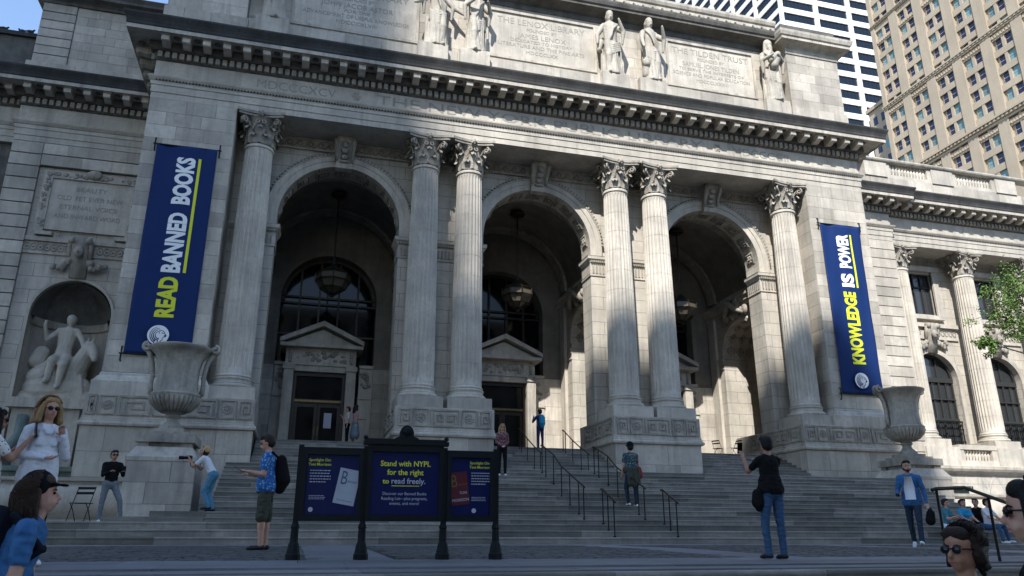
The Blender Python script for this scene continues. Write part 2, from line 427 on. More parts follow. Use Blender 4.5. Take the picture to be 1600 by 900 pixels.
# dentils (too small to pick apart) and modillions (each a part)
g = MB()
def along(path, step):
    for (ax, ay), (bx, by) in zip(path, path[1:]):
        L_ = math.hypot(bx-ax, by-ay)
        if L_ < 1: continue
        n = int(L_/step); d = ((bx-ax)/L_, (by-ay)/L_)
        for i in range(n):
            t = (i+.5)*L_/n; yield ax+d[0]*t, ay+d[1]*t, d, i, n
vis = [(-31, 5.05), (-24.0, 5.05), (-24.0, 4.7), (-17.35, 4.7), (-17.35, -.75), (17.35, -.75), (17.35, 4.7), (24.0, 4.7), (24.0, 5.05), (37, 5.05)]
def obox(mb, px, py, d, h0, h1, o0, o1, z0, z1):
    n = (d[1], -d[0]); v = []
    for z in (z0, z1):
        for h, o in ((h0, o1), (h1, o1), (h1, o0), (h0, o0)): v.append((px+d[0]*h+n[0]*o, py+d[1]*h+n[1]*o, z))
    mb.add(v, [(0,3,2,1),(4,5,6,7),(0,1,5,4),(1,2,6,5),(2,3,7,6),(3,0,4,7)])
for px, py, d, i, n in along(vis, .285): obox(g, px, py, d, -.09, .09, .07, .225, 19.425, 19.70)
g.build('dentils', 'marble_carved', lib, kind='stuff')
mo = MB()                                          # scrolled bracket, local: x across, -y out
prof = [(.0, .30), (.0, -.02), (.12, -.06), (.26, -.05), (.38, .0), (.48, .02), (.56, -.03), (.625, .0), (.64, .10), (.61, .20), (.60, .30)]
mo.prism([(-a, b) for a, b in prof], 'x', -.15, .15)
mo.prism([(-.655, .225), (-.0, .225), (-.0, .30), (-.68, .30)], 'x', -.175, .175)
mo.tube([(-.16, -.09, .07), (.16, -.09, .07)], .075, 8)
modm = mo.mesh('modillion'); modm.materials.append(MATS['marble_clean'])
mc = bpy.data.meshes.new('modillion_face'); mc = None
for px, py, d, i, n in along(vis, .80):
    o = mkobj('modillion', modm, None, lib); nx, ny = d[1], -d[0]
    o.location = (px+nx*.30, py+ny*.30, 19.825); o.rotation_euler = (0, 0, math.atan2(d[1], d[0]))
g = MB()                                           # soffit rosettes between the brackets
for px, py, d, i, n in along(vis, .80):
    a = .40
    qx, qy = px+d[0]*a+d[1]*.66, py+d[1]*a-d[0]*.66
    g.sphere((qx, qy, 20.11), .15, 8, 5, (1, 1, .35)); g.sphere((qx, qy, 20.07), .06, 6, 4)
g.build('soffit_rosettes', 'dirty_shaded_stone', lib, kind='stuff')
# frieze inscription
for s, xa, xb, h in (('MDCCCXCV', -13.25, -9.9, .40), ('THE NEW YORK PUBLIC LIBRARY', -8.1, 8.15, .46), ('MDCCCCII', 9.9, 13.1, .40)):
    lettering(s, xb-xa, h, 'inscription', lib, tf_wall((xa+xb)/2, 18.74, -.755), name='inscription')
for x in (-9.0, 9.0):
    g = MB(); g.sphere((x, -.765, 18.97), .14, 8, 5, (1, .25, 1))
    for k in range(6): g.sphere((x+.16*math.cos(k*1.047), -.765, 18.97+.16*math.sin(k*1.047)), .07, 6, 4, (1, .3, 1))
    g.build('frieze_ornament', 'marble_carved', lib)
# ---------------- columns
def flute_shaft():
    nf, seg = 24, 5; ts = (.0, .09, .30, .5, .70, .91)[:6]; ts = (.06, .22, .41, .59, .78, .94)
    H = 10.04; rings = []
    def rad(z): t = z/H; return .675 - .105*(t**1.7)
    zs = [(0, 0, .05), (.05, 0, .05), (.10, 0, .0), (.22, 0, 0), (.30, .6, 0), (.42, 1, 0)]
    k = 1
    dr = [1.05, 2.0, 3.0, 3.95, 4.95, 5.9, 6.9, 7.85, 8.8]
    for z in dr: zs += [(z-.012, 1, 0), (z, 1, -.016), (z+.012, 1, 0)]
    zs += [(9.55, 1, 0), (9.68, .85, 0), (9.77, .5, 0), (9.82, 0, 0), (9.88, 0, 0), (9.90, 0, .05), (9.97, 0, .06), (10.02, 0, .04), (10.04, 0, 0)]
    g = MB(); n = nf*len(ts); v = []
    for z, fl, ex in zs:
        r0 = rad(z) + ex
        for f in range(nf):
            for t in ts:
                a = (f+t)/nf*2*math.pi
                dpt = 0 if t < .1 or t > .9 else .058*math.sin(math.pi*(t-.06)/.88)
                r_ = r0 - dpt*fl
                v.append((r_*math.cos(a), r_*math.sin(a), z))
    fc = []
    for j in range(len(zs)-1): fc += [(j*n+i, j*n+(i+1) % n, (j+1)*n+(i+1) % n, (j+1)*n+i) for i in range(n)]
    g.add(v, fc); return g.mesh('column_shaft')
shaft_me = flute_shaft(); shaft_me.materials.append(MATS['marble_clean'])
shaft_me.polygons.foreach_set('use_smooth', [True]*len(shaft_me.polygons)); shaft_me.set_sharp_from_angle(angle=R(38))
g = MB(); g.box(-.93, .93, -.93, .93, 0, .475); plinth_me = g.mesh('column_plinth'); plinth_me.materials.append(MATS['marble_block'])
g = MB()
def torus_prof(r, z0, z1, n=6): return [(r + (z1-z0)/2*math.sin(math.pi*i/n), z0+(z1-z0)*(1-math.cos(math.pi*i/n))/2) for i in range(n+1)]
g.lathe([(.80, .475)] + torus_prof(.78, .48, .66) + [(.80, .68), (.74, .72), (.735, .78), (.76, .82)] + torus_prof(.72, .82, .92) + [(.70, .945), (.66, .96)], 40)
base_me = g.mesh('column_base'); base_me.materials.append(MATS['marble_clean']); base_me.polygons.foreach_set('use_smooth', [True]*len(base_me.polygons)); base_me.set_sharp_from_angle(angle=R(50))
def capital():
    g = MB()
    g.lathe([(.56, 0), (.56, .35), (.58, .7), (.64, 1.0), (.78, 1.2)], 24)
    def leaf(a, z0, h, wd, r0, curl):
        nu, nv = 7, 9; v = []; f = []
        for j in range(nv):
            t = j/(nv-1)
            if t < .68:
                q = t/.68; zz = z0+h*q; rr = r0+.05*q*q+.02
            else:
                q = (t-.68)/.32*math.pi*.95; zz = z0+h+curl*.55*math.sin(q)-curl*.25*(1-math.cos(q)); rr = r0+.07+curl*(1-math.cos(q))*.5
            ww = wd*(.75+.35*math.sin(math.pi*min(1, t*1.1)))*(1-.35*max(0, t-.7)/.3)
            for i in range(nu):
                u = i/(nu-1)*2-1
                lob = 1+.12*math.cos(j*2.6)*abs(u)
                off = ww*u*lob; bow = .05*(1-u*u) - .03*abs(math.sin(u*6.5))
                rr2 = rr+bow
                v.append((rr2*math.cos(a)-off*math.sin(a), rr2*math.sin(a)+off*math.cos(a), zz - .04*abs(u)*(t > .6)))
        for j in range(nv-1): f += [(j*nu+i, j*nu+i+1, (j+1)*nu+i+1, (j+1)*nu+i) for i in range(nu-1)]
        g.add(v, f)
    for k in range(8): leaf(k*math.pi/4+math.pi/8, 0.02, .36, .20, .57, .19)
    for k in range(8): leaf(k*math.pi/4, 0.05, .70, .19, .58, .22)
    for k in range(4):                             # corner volutes and their stalks
        a = k*math.pi/2+math.pi/4; ca, sa = math.cos(a), math.sin(a); pts = []
        for i in range(7): t = i/6; pts.append((.60+.28*t*t, .62+.50*t))
        for i in range(15):
            q = i/14*2.6*math.pi; r_ = .15*(1-i/17); pts.append((.94+r_*math.sin(q)-.0, 1.02+r_*math.cos(q)))
        for sgn in (-1, 1):
            g.tube([(r_*ca-sgn*.055*sa, r_*sa+sgn*.055*ca, z) for r_, z in pts], [.045]*7+[.05*(1-.5*i/14) for i in range(15)], 5)
        leaf(a, .55, .42, .11, .62, .16)
    for k in range(4):                             # inner helices and the flower on each side
        a = k*math.pi/2; ca, sa = math.cos(a), math.sin(a)
        for sgn in (-1, 1):
            pts = []
            for i in range(14):
                q = i/13*2.2*math.pi; r_ = .11*(1-i/18); s_ = sgn*(.15+r_*math.sin(q)*-1); pts.append((.73*ca-s_*sa, .73*sa+s_*ca, .98+r_*math.cos(q)))
            pts = [((.64)*ca-sgn*.30*sa, .64*sa+sgn*.30*ca, .62)] + pts
            g.tube(pts, .035, 5)
        g.sphere((.84*ca, .84*sa, 1.31), .115, 8, 6)
        for q in range(5): g.sphere((.86*ca-.10*math.cos(q*1.257)*sa, .86*sa+.10*math.cos(q*1.257)*ca, 1.31+.10*math.sin(q*1.257)), .06, 6, 4)
    ab = []
    for k in range(4):                             # abacus with concave sides
        a = k*math.pi/2; ca, sa = math.cos(a), math.sin(a)
        for u in [-.93, -.86]+[i/10*1.6-.8 for i in range(11)]+[.86]:
            d_ = .76+.19*(abs(u)/.9)**2
            ab.append((d_*ca-u*sa, d_*sa+u*ca))
    for s_, z0, z1 in ((.96, 1.20, 1.30), (1.02, 1.305, 1.425)): g.prism([(x*s_, y*s_) for x, y in ab], 'z', z0, z1)
    return g
cap_me = capital().mesh('column_capital'); cap_me.materials.append(MATS['marble_carved'])
cap_me.polygons.foreach_set('use_smooth', [True]*len(cap_me.polygons)); cap_me.set_sharp_from_angle(angle=R(45))
def column(x, y, z=5.15):
    c = LP('column'); c.location = (x, y, z)
    mkobj('plinth', plinth_me, None, c); mkobj('base', base_me, None, c)
    s = mkobj('shaft', shaft_me, None, c); s.location.z = .95
    k = mkobj('capital', cap_me, None, c); k.location.z = 10.99; k.rotation_euler.z = 0
    return c
COLX = (-12.915, -5.654, -3.619, 3.619, 5.654, 12.915)
for x in COLX: column(x, 0)
for x in (25.0, 30.0, 35.0): column(x, 5.82)
# ---------------- pedestals and podia with Greek key and rosettes
def meander(g, x0, x1, z0, z1, y, t=.045):
    """raised key between two borders on a face looking to -Y"""
    def strip(xa, xb, za, zb): g.box(xa, xb, y-t, y+.02, za, zb)
    wd = (z1-z0)*.105
    strip(x0, x1, z0, z0+wd); strip(x0, x1, z1-wd, z1); strip(x0, x0+wd, z0+wd, z1-wd); strip(x1-wd, x1, z0+wd, z1-wd)
    n = max(1, round((x1-x0)/((z1-z0)*1.05))); uw = (x1-x0-2*wd)/n; a0 = z0+wd; h = z1-z0-2*wd
    for i in range(n):
        ux = x0+wd+i*uw; fl = i % 2
        def S(xa, xb, za, zb):
            if fl: xa, xb = 1-xb, 1-xa
            strip(ux+xa*uw, ux+xb*uw, a0+za*h, a0+zb*h)
        q = wd/uw; p = wd/h
        S(.14, .14+q, 0, .80); S(.14+q, .86, .80-p, .80); S(.86-q, .86, .24, .80-p); S(.40, .86-q, .24, .24+p); S(.40, .40+q, .24+p, .56)
def rosette(g, x, z, y, r):
    g.lathe([(r*.22, 0)], 3) if False else None
    for k in range(10):
        a = k*math.pi/5; g.sphere((x+r*.72*math.cos(a), y-.01, z+r*.72*math.sin(a)), r*.24, 6, 4, (1, .45, 1))
    for k in range(6):
        a = k*math.pi/3; g.sphere((x+r*.3*math.cos(a), y-.01, z+r*.3*math.sin(a)), r*.2, 6, 4, (1, .5, 1))
    g.sphere((x, y-.03, z), r*.16, 6, 4)
def fret_band(parent, segs, y, z0=4.38, z1=5.09):
    g = MB()
    for kind, a, b in segs:
        if kind == 'k': meander(g, a, b, z0, z1, y)
        else:
            for xa, xb, za, zb in ((a, b, z0, z0+.045), (a, b, z1-.045, z1), (a, a+.045, z0+.045, z1-.045), (b-.045, b, z0+.045, z1-.045)): g.box(xa, xb, y-.04, y+.02, za, zb)
            rosette(g, (a+b)/2, (z0+z1)/2, y, (b-a)/2-.08)
    g.build('fret_relief', 'marble_carved', parent)
def mouldings(g, x0, x1, yf, yb):
    pth = [(x0, yb), (x0, yf), (x1, yf), (x1, yb)]
    g.sweep(pth, [(-.3, 3.97), (.02, 3.97), (.10, 4.0), (.12, 4.07), (.10, 4.13), (.05, 4.15), (.05, 4.20), (.02, 4.22), (.02, 4.30), (0, 4.32), (-.3, 4.32)])
for sgn in (-1, 1):
    pc = part('pedestal', lib); a, b = (2.62, 6.66) if sgn > 0 else (-6.66, -2.62)
    g = MB(); g.box(a, b, -1.05, 3.1, 4.25, 5.15); g.build('fret_block', 'marble', pc)
    g = MB(); mouldings(g, a, b, -1.05, 3.1); g.build('moulding', 'marble', pc)
    g = MB(); g.box(a+.03, b-.03, -1.03, 3.1, Z1-.1, 4.1); g.build('die', 'marble_backing', pc)
    ashlar(pc, a+.01, b-.01, Z1-.05, 3.97, -1.06, .95, 1.5, depth=.1, m='marble_block')
    for s2 in (a, b):                              # side faces
        for i in range(2):
            z_ = Z1-.05+i*.96
            for ya, yb in ((-.95, .5), (.5, 1.9), (1.9, 3.09)):
                x_ = s2
                stone(pc, x_-.012 if s2 == a else x_-.1, x_+.1 if s2 == a else x_+.012, ya+.005, yb-.005, z_+.005, z_+.955, 'marble_block')
    w_ = b-a
    fret_band(pc, [('k', a+.12, a+.68), ('r', a+.74, a+1.34), ('k', a+1.42, b-1.42), ('r', b-1.34, b-.74), ('k', b-.68, b-.12)], -1.055)
    g = MB(); xs = a if sgn > 0 else b             # key on the side that shows
    for ya, yb in ((-.9, 0), (.1, 1.4), (1.5, 2.4)):
        t = MB(); meander(t, ya, yb, 4.38, 5.09, 0)
        sd_ = -1 if sgn > 0 else -1
        g.add([(a+v[1], v[0], v[2]) for v in t.v], t.f)
    g.build('side_fret', 'marble_carved', pc)
    # podium under the end pier and the single column
    po = part('podium', lib); a, b = (11.92, 17.75) if sgn > 0 else (-17.75, -11.92)
    g = MB(); g.box(a, b, -1.05, 4.7, 4.25, 5.15); g.build('fret_block', 'marble', po)
    g = MB(); mouldings(g, a, b, -1.05, 4.7); g.build('moulding', 'marble', po)
    g = MB(); g.box(a+.03, b-.03, -1.03, 4.7, .3, 4.1); g.build('die', 'marble_backing', po)
    ashlar(po, a-.02, b+.02, .42, 3.97, -1.06, .9, 1.7, depth=.1)
    q = a
    segs = []
    for kind, l in (('k', .62), ('r', .62), ('k', 1.62), ('r', .62), ('k', 1.15), ('r', .62)): segs.append((kind, q+.05, q+l-.01)); q += l+.02
    segs.append(('k', q+.05, b-.08)) if b-.08-q-.05 > .3 else None
    if sgn < 0: segs = [(k_, -17.75-11.92-d_, -17.75-11.92-c_) for k_, c_, d_ in segs]
    fret_band(po, segs, -1.055)
    if sgn > 0:                                    # podium return beside the steps
        for i in range(4):
            z_ = .42+i*.888
            for ya, yb in ((-.95, .6), (.6, 2.0), (2.0, 3.4)): stone(po, a-.03, a+.1, ya+.005, yb-.005, z_+.005, z_+.883, 'marble_block')
        g = MB()
        for ya, yb in ((-.9, 0), (.1, 1.5), (1.6, 2.5), (2.6, 3.4)):
            t = MB(); meander(t, ya, yb, 4.38, 5.09, 0); g.add([(a+v[1], v[0], v[2]) for v in t.v], t.f)
        g.build('side_fret', 'marble_carved', po)
    # end pier, behind the banner
    pr = part('end_pier', lib); a, b = (13.92, 17.35) if sgn > 0 else (-17.35, -13.92)
    g = MB(); g.box(a+.03, b-.03, -.71, 2.32, 5.1, 17.6); g.box(17.12 if sgn > 0 else -17.32, 17.32 if sgn > 0 else -17.12, 2.32, 9.0, .5, 17.6); g.build('core', 'marble_backing', pr)
    ashlar(pr, a, b, 6.0, 17.57, -.75, .625, 1.45, depth=.1)
    g = MB(); pth = [(a, 4.7), (a, -.75), (b, -.75), (b, 4.7)]
    g.sweep(pth, [(-.3, 5.15), (.30, 5.15), (.30, 5.62), (.24, 5.66), (.16, 5.80), (.10, 5.86), (.10, 5.93), (0, 5.99), (-.3, 5.99)]); g.build('base_moulding', 'marble', pr)
    for s2, vis_ in ((a, sgn > 0), (b, sgn < 0)):
        if vis_:
            for i in range(18):
                z_ = 6.0+i*.643
                for ya, yb in (((-.74, .1), (.1, 1.25)) if i % 2 else ((-.74, .5), (.5, 1.25))):
                    stone(pr, s2-.005 if sgn > 0 else s2-.1, s2+.1 if sgn > 0 else s2+.005, ya+.01, yb-.006, z_+.006, z_+.637, 'marble_block')
# ---------------- arch wall
def arch_panel(mb, u0, u1, z0, z1, ops, t0, t1, mk, n=28, back=True):
    """wall slab with arched openings; ops = (centre, half width, spring height)"""
    def quad(a, b, c, d, t): mb.add([mk(*a, t), mk(*b, t), mk(*c, t), mk(*d, t)], [(0, 1, 2, 3)])
    cur = u0; ts = (t0, t1) if back else (t0,)
    for uc, hw, zs in sorted(ops):
        for t in ts: quad((cur, z0), (uc-hw, z0), (uc-hw, z1), (cur, z1), t)
        pts = [(uc-hw*math.cos(math.pi*i/n), zs+hw*math.sin(math.pi*i/n)) for i in range(n+1)]
        for i in range(n):
            for t in ts: quad(pts[i], pts[i+1], (pts[i+1][0], z1), (pts[i][0], z1), t)
        line = [(uc-hw, z0)]+pts+[(uc+hw, z0)]
        for p, q in zip(line, line[1:]): mb.add([mk(*p, t0), mk(*q, t0), mk(*q, t1), mk(*p, t1)], [(0, 1, 2, 3)])
        cur = uc+hw
    for t in ts: quad((cur, z0), (u1, z0), (u1, z1), (cur, z1), t)
def ring(mb, uc, zs, prof, mk, n=40, a0=0.0, a1=math.pi):
    """moulding profile [(radius,t)] turned round an arch"""
    k = len(prof); v = []; f = []
    for i in range(n+1):
        a = a0+(a1-a0)*i/n
        v += [mk(uc-r*math.cos(a), zs+r*math.sin(a), t) for r, t in prof]
    for i in range(n): f += [(i*k+j, (i+1)*k+j, (i+1)*k+j+1, i*k+j+1) for j in range(k-1)]
    mb.add(v, f)
mkY = lambda u, z, t: (u, t, z)
mkX = lambda u, z, t: (t, u, z)
BAY = (-9.285, 0.0, 9.285); HW = 2.68; SPR = 13.66
g = MB(); arch_panel(g, -13.93, 13.93, FL-.02, 17.59, [(b, HW, SPR) for b in BAY], 1.2, 2.35, mkY, 36)
g.build('arch_wall', 'marble_joint', lib)
for b in BAY:
    av = part('archivolt', lib)
    g = MB(); ring(g, b, SPR, [(HW, 1.2), (HW, 1.12), (HW+.26, 1.10), (HW+.27, 1.06), (HW+.48, 1.05), (HW+.50, 1.0), (HW+.55, 1.0), (HW+.60, 1.08), (HW+.66, 1.2)], mkY, 48)
    for sx in (-1, 1):                              # upright stilts down to the impost
        xs = [b+sx*(HW+o) for o in (0, 0, .26, .27, .48, .50, .55, .60, .66)]; ys = (1.2, 1.12, 1.10, 1.06, 1.05, 1.0, 1.0, 1.08, 1.2)
        v = [(x, y, z) for z in (13.2, SPR) for x, y in zip(xs, ys)]; g.add(v, [(j, j+1, j+10, j+9) for j in range(8)])
    g.build('moulding', 'marble_clean', av)
    g = MB()
    for i in range(60):                             # dentil bead round the arch
        a = math.pi*(i+.5)/60; r = HW+.585
        c, s = math.cos(a), math.sin(a)
        v = [(b-(r+dr)*c+dt*s, y, SPR+(r+dr)*s+dt*c) for y in (.97, 1.12) for dr, dt in ((-.06, -.045), (.06, -.045), (.06, .045), (-.06, .045))]
        g.add(v, [(0, 1, 2, 3), (0, 4, 5, 1), (1, 5, 6, 2), (2, 6, 7, 3), (3, 7, 4, 0)])
    g.build('bead', 'marble_carved', av)
    # coffer rosettes under the arch
    g = MB()
    for i in range(9):
        a = math.pi*(i+.5)/9; r = HW-.01; c, s = math.cos(a), math.sin(a)
        for dt in (-.3, .3):
            pass
        v = [(b-r*math.cos(a+da), y, SPR+r*math.sin(a+da)) for y, da in ((1.42, -.13), (2.12, -.13), (2.12, .13), (1.42, .13))]
        r2 = HW-.06; v2 = [(b-r2*math.cos(a+da), y, SPR+r2*math.sin(a+da)) for y, da in ((1.50, -.10), (2.04, -.10), (2.04, .10), (1.50, .10))]
        g.add(v+v2, [(0, 1, 5, 4), (1, 2, 6, 5), (2, 3, 7, 6), (3, 0, 4, 7)])
        for k in range(6):
            q = k*1.047; aa = a+.055*math.sin(q); g.sphere((b-(r-.03)*math.cos(aa), 1.77+.15*math.cos(q), SPR+(r-.03)*math.sin(aa)), .075, 6, 4)
        g.sphere((b-(r-.06)*c, 1.77, SPR+(r-.06)*s), .08, 6, 4)
    g.build('coffers', 'marble_carved', av, kind='stuff')
    # keystone: scrolled console with a carved head of leaves
    k = part('keystone', lib)
    g = MB(); g.prism([(1.2, 16.15), (.92, 16.20), (.86, 16.42), (.95, 16.60), (.80, 16.85), (.55, 17.15), (.42, 17.38), (.45, 17.56), (1.2, 17.56)], 'x', b-.36, b+.36); g.build('console', 'marble', k)
    g = MB()
    for sx in (-1, 1):
        g.tube([(b+sx*.36, .80-.0, 16.5), (b+sx*.36, .72, 16.8), (b+sx*.38, .52, 17.1), (b+sx*.42, .38, 17.4)], [.07, .08, .10, .11], 6)
        g.tube([(b+sx*.44, .50, 17.36), (b+sx*.30, .50, 17.36)], .17, 10)
    for z, y, r in ((16.75, .82, .16), (16.98, .66, .18), (17.2, .5, .17)): g.sphere((b, y, z), r, 8, 6, (1.1, .6, 1))
    g.sphere((b, .82, 16.48), .15, 8, 5, (1.6, .6, .45))
    g.build('carving', 'marble_carved', k, smooth=True)
# impost cornices on the piers (fluted necking below)
for sgn in (-1, 1):
    for a, b in ((2.68, 6.605), (11.965, 13.95)):
        a_, b_ = (a, b) if sgn > 0 else (-b, -a)
        im = part('impost', lib)
        g = MB(); g.sweep([(a_, 2.35), (a_, 1.2), (b_, 1.2), (b_, 2.35)], [(-.2, 12.86), (.03, 12.86), (.06, 12.92), (.09, 12.98), (.16, 13.04), (.17, 13.16), (.19, 13.2), (-.2, 13.22)]); g.build('cornice', 'marble_clean', im)
        g = MB(); g.sweep([(a_, 2.35), (a_, 1.2), (b_, 1.2), (b_, 2.35)], [(-.2, 12.2), (.05, 12.2), (.05, 12.25), (.02, 12.26), (.02, 12.84), (-.2, 12.84)]); g.build('necking', 'marble', im)
        g = MB(); x = a_+.1
        while x < b_-.1: g.box(x, x+.07, 1.14, 1.2, 12.34, 12.72); x += .17
        y = 1.28
        while y < 2.3:
            for xx in (a_, b_): g.box(xx-.045, xx+.045, y, y+.07, 12.34, 12.72)
            y += .17
        x = a_
        while x < b_: g.box(x, x+.06, 1.06, 1.15, 12.88, 12.97); x += .11
        g.build('fluting', 'marble_carved', im)
# running-wave band under the portico ceiling
g = MB(); g.box(-13.9, 13.9, 1.12, 1.2, 17.02, 17.57); g.box(-13.9, 13.9, 1.06, 1.2, 17.0, 17.06); g.box(-13.9, 13.9, 1.06, 1.2, 17.48, 17.56); g.build('wave_band', 'marble', lib)
g = MB(); x = -13.6
while x < 13.7:
    if min(abs(x-b) for b in BAY) > .6:
        pts = []
        for i in range(12): q = i/11*2.0*math.pi; r_ = .15*(1-i/15); pts.append((x+r_*math.sin(q), 1.10, 17.27+r_*math.cos(q)))
        g.tube([(x-.34, 1.10, 17.12), (x-.18, 1.10, 17.18), (x-.1, 1.1, 17.33)]+pts, .035, 5)
    x += .46
g.build('wave_scrolls', 'marble_carved', lib, kind='stuff')
# ---------------- vestibule
g = MB(); g.box(-17.1, 17.1, 2.58, 9.2, FL-.2, FL-.01); g.build('vestibule_floor', 'step_stone', lib)
g = MB()
for b in BAY:                                       # barrel vaults
    n = 24; v = []; f = []
    for i in range(n+1):
        a = math.pi*i/n; v += [(b-3.55*math.cos(a), 2.3, 13.3+3.5*math.sin(a)), (b-3.55*math.cos(a), 8.3, 13.3+3.5*math.sin(a))]
    g.add(v, [(2*i, 2*i+2, 2*i+3, 2*i+1) for i in range(n)])
g.build('vault', 'vault_shade_stone', lib, smooth=True, kind='stuff')
g = MB()
for b in BAY:
    for y in (3.0, 7.4): ring(g, b, 13.3, [(3.6, y-.4), (3.38, y-.4), (3.38, y+.4), (3.6, y+.4)], mkY, 24)
g.build('vault_ribs', 'marble_carved', lib)
for x0, x1 in ((-5.74, -3.55), (3.55, 5.74)):       # cross walls with an arch through each
    cw = part('cross_wall', lib)
    g = MB(); arch_panel(g, 2.3, 8.4, FL-.02, 17.0, [(5.0, 1.55, 10.2)], x0, x1, mkX, 20); g.build('wall', 'marble_joint', cw)
for sgn in (-1, 1):                                  # end walls with deep arched recess
    cw = part('end_wall', lib); x0, x1 = (12.83, 16.9) if sgn > 0 else (-12.83, -16.9)
    g = MB(); arch_panel(g, 2.3, 8.4, FL-.02, 17.0, [(5.0, 1.75, 10.0)], x0, x1, mkX, 20); g.build('wall', 'marble_joint', cw)
    g = MB(); g.box(min(x1, x1+sgn*.2), max(x1, x1+sgn*.2), 2.3, 8.4, FL, 17); g.build('recess_back', 'marble_clean', cw)
WALLX = (-12.83, -5.74, -3.55, 3.55, 5.74, 12.83)
for x in WALLX:
    g = MB(); cg = MB(); pg = MB(); trim = part('side_wall_trim', lib)
    sg = 1 if x in (-12.83, -3.55, 5.74) else -1     # side of the wall that is open
    mk = lambda u, z, t, x=x, sg=sg: (x+sg*t, u, z)
    hw, zs = (1.75, 10.0) if abs(x) > 10 else (1.55, 10.2)
    ring(g, 5.0, zs, [(hw, 0), (hw, .05), (hw+.2, .07), (hw+.26, .03), (hw+.28, 0)], mk, 24)
    for u0, u1 in ((5-hw-.5, 5-hw), (5+hw, 5+hw+.5)):
        for z0, z1, o in ((9.66, 9.8, .06), (9.8, 9.95, .11), (9.35, 9.42, .05)): cgx = (x, x+sg*o); g.box(min(cgx), max(cgx), u0, u1, z0, z1)
    for u0, u1 in ((2.4, 2.9), (7.3, 8.0)): pgx = (x, x+sg*.16); pg.box(min(pgx), max(pgx), u0, u1, FL, 12.4)
    # cartouche and scroll carving above each side arch
    for k in range(16):
        t = rs.uniform(-1.2, 1.2); cg.sphere((x+sg*rs.uniform(.05, .3), 5.0+t, zs+hw+.45+rs.uniform(-.2, .75)*(1-abs(t)/1.7)), rs.uniform(.12, .3), 7, 5, (.8, 1, 1.2))
    cg.tube([(x+sg*.2, 4.0, zs+hw+.2), (x+sg*.45, 4.5, zs+hw+.5), (x+sg*.5, 5.0, zs+hw+.95), (x+sg*.45, 5.5, zs+hw+.5), (x+sg*.2, 6.0, zs+hw+.2)], [.1, .16, .2, .16, .1], 7)
    for z0, z1, o in ((12.4, 12.6, .12), (12.6, 12.85, .25), (12.85, 13.0, .35)): cx = (x, x+sg*o); pg.box(min(cx), max(cx), 2.36, 8.3, z0, z1)
    for i in range(7):                               # diamond coffers in the side arches
        for r_ in range(2 if abs(x) < 10 else 5):
            a = math.pi*(i+.5)/7; xx = x-sg*(.45+r_*.6); 
            rr = hw-.02; c, s = math.cos(a), math.sin(a)
            v = [(xx+dx, 5-rr*math.cos(a+da), zs+rr*math.sin(a+da)) for dx, da in ((-.27, 0), (0, -.18), (.27, 0), (0, .18))]
            rr = hw-.07; v += [(xx+dx, 5-rr*math.cos(a+da), zs+rr*math.sin(a+da)) for dx, da in ((-.2, 0), (0, -.13), (.2, 0), (0, .13))]
            cg.add(v, [(0, 1, 5, 4), (1, 2, 6, 5), (2, 3, 7, 6), (3, 0, 4, 7)]); cg.sphere((xx, 5-(hw-.03)*c, zs+(hw-.03)*s), .085, 6, 4)
    g.build('side_archivolt', 'marble_clean', trim); cg.build('side_carving', 'marble_carved', trim, smooth=True, kind='stuff'); pg.build('wall_pilasters', 'marble_clean', trim)
